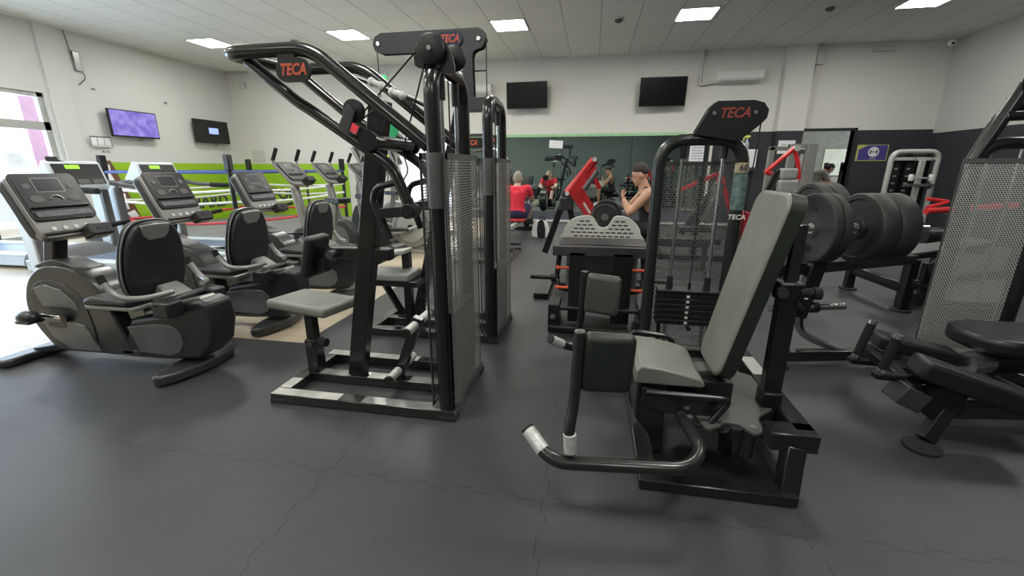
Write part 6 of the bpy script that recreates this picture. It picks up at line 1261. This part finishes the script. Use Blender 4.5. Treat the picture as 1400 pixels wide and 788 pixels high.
def person(label, loc, J, skin, hairm, top=1.0, fwd=(0, 1, 0), hfwd=None, hup=(0, 0, 1), hs=1.0, shirt=None, vest=None, shorts=None, shoes=None, handdir=None, trousers=False, bulk=1.0):
    t = thing('person', label, 'person', loc)
    b = MB(); f0 = V(fwd).normalized()
    pel, chest, neck, hd = V(J['pelvis']), V(J['chest']), V(J['neck']), V(J['head'])
    up = (neck - pel).normalized(); side = f0.cross(up).normalized(); Rt = Matrix((side, up.cross(side), up)).transposed()
    def torso(b, g=0.0, low=0.0):
        for k in range(11):
            a = k / 10; p = pel.lerp(chest, a) + up * low; w = 0.150 - 0.028 * sin(pi * a) + 0.022 * a + g; dpt = 0.108 - 0.01 * sin(pi * a) + 0.008 * a + g
            b.ell(p, (w, dpt, 0.10), 16, 10, Rt)
        for k in (-1, 1): b.ell(chest + side * k * 0.085 + up * 0.03, (0.10 + g, 0.10 + g, 0.11), 14, 10, Rt)
        b.ell(chest + up * 0.10, (0.15 + g, 0.085 + g, 0.065), 14, 10, Rt)
    torso(b)
    limb(b, chest + up * 0.08, neck, 0.078 * bulk, 0.058 * bulk); limb(b, neck, hd - V((0, 0, 0.03)), 0.057 * bulk, 0.054 * bulk)
    f, u, r, R = head(b, hd, hfwd or fwd, hup, hs)
    for s in ('l', 'r'):
        sh, el_, wr = V(J['sh_' + s]), V(J['el_' + s]), V(J['wr_' + s])
        limb(b, chest + (sh - chest) * 0.55 + up * 0.03, sh, 0.072 * bulk, 0.062 * bulk); limb(b, sh, sh.lerp(el_, 0.45), 0.060 * bulk, 0.052 * bulk); limb(b, sh.lerp(el_, 0.45), el_, 0.052 * bulk, 0.040 * bulk)
        limb(b, el_, el_.lerp(wr, 0.35), 0.039 * bulk, 0.042 * bulk); limb(b, el_.lerp(wr, 0.35), wr, 0.042 * bulk, 0.027)
        hdv = V(handdir[s]) if handdir else (wr - el_)
        hand(b, wr, hdv, J.get('palm_' + s, (0, 0, -1)), 0.9)
        hp, kn, an = V(J['hip_' + s]), V(J['kn_' + s]), V(J['an_' + s])
        limb(b, hp, hp.lerp(kn, 0.5), 0.088, 0.072); limb(b, hp.lerp(kn, 0.5), kn, 0.072, 0.052); limb(b, kn, kn.lerp(an, 0.35), 0.050, 0.055); limb(b, kn.lerp(an, 0.35), an, 0.055, 0.034)
        fd = V(J['toe_' + s]); limb(b, an - V((0, 0, 0.02)), fd, 0.036, 0.028)
    remesh_obj('body', b, skin, t)
    face_bits(t, hd, f, u, r, R, hs); hair(t, hd, f, u, r, R, hairm, hs, top)
    if shirt:
        b = MB(); torso(b, 0.012); 
        for s in ('l', 'r'):
            sh, el_ = V(J['sh_' + s]), V(J['el_' + s]); limb(b, chest + (sh - chest) * 0.55 + up * 0.03, sh, 0.082, 0.073); b.cyl(sh, sh.lerp(el_, 0.62), 0.073, 0.068, 18)
        for k in range(5): b.ell(pel + up * (0.02 * k) - up * 0.03, (0.168 + 0.006 * (k % 2), 0.128, 0.06), 16, 8, Rt)
        remesh_obj('t_shirt', b, shirt, t, 0.012)
    if vest:
        b = MB()
        for k in range(11):
            a = k / 10; p = pel.lerp(chest, a); w = 0.162 - 0.028 * sin(pi * a) + 0.004 * a; dpt = 0.119 - 0.01 * sin(pi * a) + 0.01 * a
            b.ell(p, (w, dpt, 0.09), 16, 10, Rt)
        for k in (-1, 1): limb(b, chest + side * k * 0.075 + up * 0.05 - f0 * 0.045, chest + side * k * 0.075 + up * 0.155, 0.068, 0.034); limb(b, chest + side * k * 0.075 + up * 0.05 + f0 * 0.05, chest + side * k * 0.075 + up * 0.155, 0.055, 0.034)
        b.ell(chest - f0 * 0.055 + up * 0.06, (0.115, 0.06, 0.10), 14, 10, Rt)
        remesh_obj('vest', b, vest, t, 0.012)
    if shorts:
        b = MB(); b.ell(pel, (0.172, 0.135, 0.13), 18, 12, Rt)
        for s in ('l', 'r'):
            hp, kn, an = V(J['hip_' + s]), V(J['kn_' + s]), V(J['an_' + s]); limb(b, pel.lerp(hp, 0.8), hp, 0.10, 0.105); b.cyl(hp, hp.lerp(kn, 0.86 if not trousers else 1.0), 0.105, 0.082 if not trousers else 0.066, 18)
            if trousers: b.ell(kn, (0.066,) * 3); b.cyl(kn, kn.lerp(an, 0.95), 0.066, 0.05, 18)
        remesh_obj('trousers' if trousers else 'shorts', b, shorts, t, 0.012)
    if shoes:
        for s in ('l', 'r'):
            an, fd = V(J['an_' + s]), V(J['toe_' + s]); b = MB(); limb(b, an - V((0, 0, 0.02)), fd, 0.046, 0.038); b.ell(an - V((0, 0, 0.035)), (0.045, 0.045, 0.045)); remesh_obj('shoe', b, shoes, t, 0.012)
    return t

# rowing machine and the man on it
gx = -1.38
t = thing('rowing_machine', 'rowing machine on the floor facing the wall mirror, under the man in red', 'exercise machine', (gx, 8.5, 0))
obj('rail', MB().box(gx - 0.04, gx + 0.04, 7.35, 9.1, 0.26, 0.33), M['ltgrey'], t, bevel=0.006)
obj('sliding_seat', MB().prism(rrect(gx, 7.98, 0.32, 0.26, 0.08), 'z', 0.35, 0.40), M['redrope'], t, bevel=0.012, seg=3, label='red trimmed sliding seat'); obj('seat_truck', MB().box(gx - 0.09, gx + 0.09, 7.9, 8.06, 0.32, 0.35), M['black2'], t)
obj('rear_leg', MB().box(gx - 0.30, gx - 0.20, 7.36, 7.44, 0.0, 0.30).box(gx - 0.30, gx + 0.04, 7.36, 7.44, 0.24, 0.30).box(gx - 0.28, gx + 0.18, 7.34, 7.46, 0.0, 0.035), M['black2'], t, bevel=0.006)
obj('fan_housing', MB().cyl((gx - 0.09, 9.35, 0.42), (gx + 0.09, 9.35, 0.42), 0.29, seg=40), M['bike_dark'], t, bevel=0.02); obj('fan_ring', MB().cyl((gx - 0.1, 9.35, 0.42), (gx + 0.1, 9.35, 0.42), 0.18, seg=32), M['ceramic_grey'], t, bevel=0.01)
obj('front_base', MB().box(gx - 0.28, gx + 0.28, 9.25, 9.5, 0.0, 0.08).beam((gx, 9.1, 0.25), (gx, 9.4, 0.10), 0.10, 0.12), M['black2'], t, bevel=0.01)
for s in (-1, 1): obj('foot_plate', MB().obox((gx + s * 0.13, 8.93, 0.31), (0.12, 0.03, 0.30), 0, 0, radians(-35)), M['black2'], t, bevel=0.006)
obj('monitor_arm', MB().tube([(gx, 9.2, 0.5), (gx, 9.05, 0.9), (gx, 9.0, 1.0)], 0.018, 0.05), M['black2'], t); obj('monitor', MB().obox((gx, 8.98, 1.04), (0.16, 0.03, 0.16), 0, 0, radians(-10)), M['console'], t, bevel=0.006)
obj('pull_bar', MB().cyl((gx - 0.24, 8.56, 0.74), (gx + 0.24, 8.56, 0.74), 0.014), M['foam'], t); obj('chain', MB().cyl((gx, 8.56, 0.74), (gx, 9.12, 0.52), 0.006), M['chrome'], t)
J = dict(pelvis=(gx, 7.98, 0.49), chest=(gx, 8.02, 0.83), neck=(gx, 8.06, 1.00), head=(gx, 8.10, 1.115))
for s, k in (('l', -1), ('r', 1)):
    J.update({'sh_' + s: (gx + k * 0.19, 8.03, 0.945), 'el_' + s: (gx + k * 0.25, 8.24, 0.76), 'wr_' + s: (gx + k * 0.19, 8.48, 0.76), 'hip_' + s: (gx + k * 0.10, 8.02, 0.47), 'kn_' + s: (gx + k * 0.15, 8.44, 0.60), 'an_' + s: (gx + k * 0.13, 8.80, 0.31), 'toe_' + s: (gx + k * 0.13, 8.90, 0.40), 'palm_' + s: (0, 0.1, -1)})
person('grey haired man in a red t-shirt seen from behind, rowing towards the wall mirror', (gx, 8.0, 0), J, M['skin2'], M['hair_gr'], 1.0, hs=1.08, bulk=1.1, shirt=M['redshirt'], shorts=M['navycloth'], shoes=M['bike_dark'])

# the man in the black vest on a bench
mx, my = 0.66, 5.8
t = thing('flat_bench', 'black flat bench under the man in the black vest', 'bench', (mx, my, 0))
obj('pad', MB().box(mx - 0.20, mx + 0.95, my - 0.14, my + 0.14, 0.38, 0.45), M['vinyl_blk'], t, bevel=0.02, seg=3)
obj('frame', MB().box(mx - 0.1, mx + 0.85, my - 0.03, my + 0.03, 0.32, 0.38), M['black2'], t, bevel=0.005)
for x in (mx - 0.05, mx + 0.8): obj('leg', MB().box(x - 0.03, x + 0.03, my - 0.03, my + 0.03, 0.03, 0.34), M['black2'], t); obj('foot', MB().box(x - 0.035, x + 0.035, my - 0.22, my + 0.22, 0.0, 0.04), M['black2'], t, bevel=0.005)
J = dict(pelvis=(mx + 0.08, my, 0.56), chest=(mx + 0.03, my, 0.90), neck=(mx - 0.02, my, 1.09), head=(mx - 0.07, my, 1.215))
for s, k in (('l', -1), ('r', 1)):
    J.update({'sh_' + s: (mx + 0.02, my + k * 0.185, 1.0), 'el_' + s: (mx - 0.19, my + k * 0.24, 0.77), 'wr_' + s: (mx - 0.26, my + k * 0.09, 0.92), 'hip_' + s: (mx + 0.03, my + k * 0.10, 0.54), 'kn_' + s: (mx - 0.38, my + k * 0.17, 0.56), 'an_' + s: (mx - 0.36, my + k * 0.19, 0.10), 'toe_' + s: (mx - 0.50, my + k * 0.21, 0.04), 'palm_' + s: (1, 0, 0.2)})
person('dark haired man in a black vest and shorts sitting in profile, looking at his phone', (mx, my, 0), J, M['skin'], M['hair_dk'], 1.08, fwd=(-1, 0, 0), hfwd=(-0.95, 0.1, -0.30), hup=(-0.25, 0, 1), vest=M['blackcloth'], shorts=M['blackcloth'], shoes=M['paper'], handdir={'l': (-0.3, 0.55, 0.8), 'r': (-0.3, -0.55, 0.8)}, bulk=1.16, hs=1.05)
t = thing('phone', 'small bright phone held by the man in the black vest', 'phone', (mx - 0.33, my, 0.99))
obj('case', MB().obox((mx - 0.335, my, 1.0), (0.010, 0.08, 0.15), 0, radians(-25)), M['badge'], t, bevel=0.004); obj('screen', MB().obox((mx - 0.329, my, 1.002), (0.003, 0.072, 0.14), 0, radians(-25)), M['paper'], t, smooth=False)

# next room: man bending at a barbell rack
px_, py_ = 5.55, 12.6
J = dict(pelvis=(px_ - 0.12, py_, 0.86), chest=(px_ + 0.12, py_, 1.12), neck=(px_ + 0.27, py_, 1.24), head=(px_ + 0.38, py_, 1.30))
for s, k in (('l', -1), ('r', 1)):
    J.update({'sh_' + s: (px_ + 0.20, py_ + k * 0.18, 1.18), 'el_' + s: (px_ + 0.34, py_ + k * 0.24, 0.95), 'wr_' + s: (px_ + 0.55, py_ + k * 0.22, 0.92), 'hip_' + s: (px_ - 0.10, py_ + k * 0.10, 0.84), 'kn_' + s: (px_ + 0.08, py_ + k * 0.14, 0.46), 'an_' + s: (px_ - 0.06, py_ + k * 0.15, 0.09), 'toe_' + s: (px_ + 0.10, py_ + k * 0.17, 0.04)})
person('person in a grey top bending over a barbell in the room beyond the doorway', (px_, py_, 0), J, M['skin'], M['hair_dk'], 1.0, fwd=(0.75, 0, -0.65), hfwd=(0.8, 0, -0.6), hup=(0.4, 0, 1), shirt=M['greycloth'], shorts=M['blackcloth'], shoes=M['bike_dark'], trousers=True)
t = thing('barbell_rack', 'dark rack with a barbell in the room beyond the doorway', 'rack', (6.3, 12.7, 0))
obj('frame', MB().box(6.05, 6.13, 12.3, 12.38, 0, 1.45).box(6.05, 6.13, 13.1, 13.18, 0, 1.45).box(6.5, 6.58, 12.3, 12.38, 0, 1.35).box(6.5, 6.58, 13.1, 13.18, 0, 1.35).box(6.05, 6.58, 12.3, 12.38, 1.25, 1.4).box(6.0, 6.6, 12.25, 13.25, 0, 0.06), M['black2'], t, bevel=0.005)
obj('bench_pad', MB().obox((6.3, 12.7, 0.8), (0.12, 0.35, 0.8), 0, radians(20)), M['vinyl_blk'], t, bevel=0.02)
obj('barbell', MB().cyl((5.75, 12.5, 1.12), (6.75, 12.5, 1.12), 0.014), M['chrome'], t); obj('barbell_plate', MB().cyl((6.66, 12.5, 1.12), (6.70, 12.5, 1.12), 0.16), M['plate'], t)

# ---------------------------------------------------------------- light
w_ = bpy.data.worlds.new('sky'); scene.world = w_; w_.use_nodes = True
bg = w_.node_tree.nodes['Background']; bg.inputs[0].default_value = (0.83, 0.91, 1.0, 1); bg.inputs[1].default_value = 3.0
def lamp(name, loc, rot, sx, sy, e, col):
    l = bpy.data.lights.new(name, 'AREA'); l.shape = 'RECTANGLE'; l.size = sx; l.size_y = sy; l.energy = e; l.color = col
    o = bpy.data.objects.new(name, l); COL.objects.link(o); o.location = loc; o.rotation_euler = rot
    return o
lamp('window_daylight', (XL - 0.3, 3.9, 1.4), (0, radians(-90), 0), 2.4, 5.2, 300, (0.56, 0.77, 1.0))
lamp('door_daylight', ((DX0 + DX1) / 2, YB + 0.5, 1.1), (radians(-90), 0, 0), 1.4, 1.9, 70, (1.0, 0.98, 0.92))
lamp('next_room_light', (6.0, 13.0, 2.95), (0, 0, 0), 1.2, 1.2, 14, (1.0, 0.97, 0.85))
scene.view_settings.view_transform = 'Standard'; scene.view_settings.look = 'None'; scene.view_settings.exposure = -0.25
scene.cycles.use_denoising = True; scene.cycles.max_bounces = 8; scene.cycles.diffuse_bounces = 4; scene.cycles.transparent_max_bounces = 16
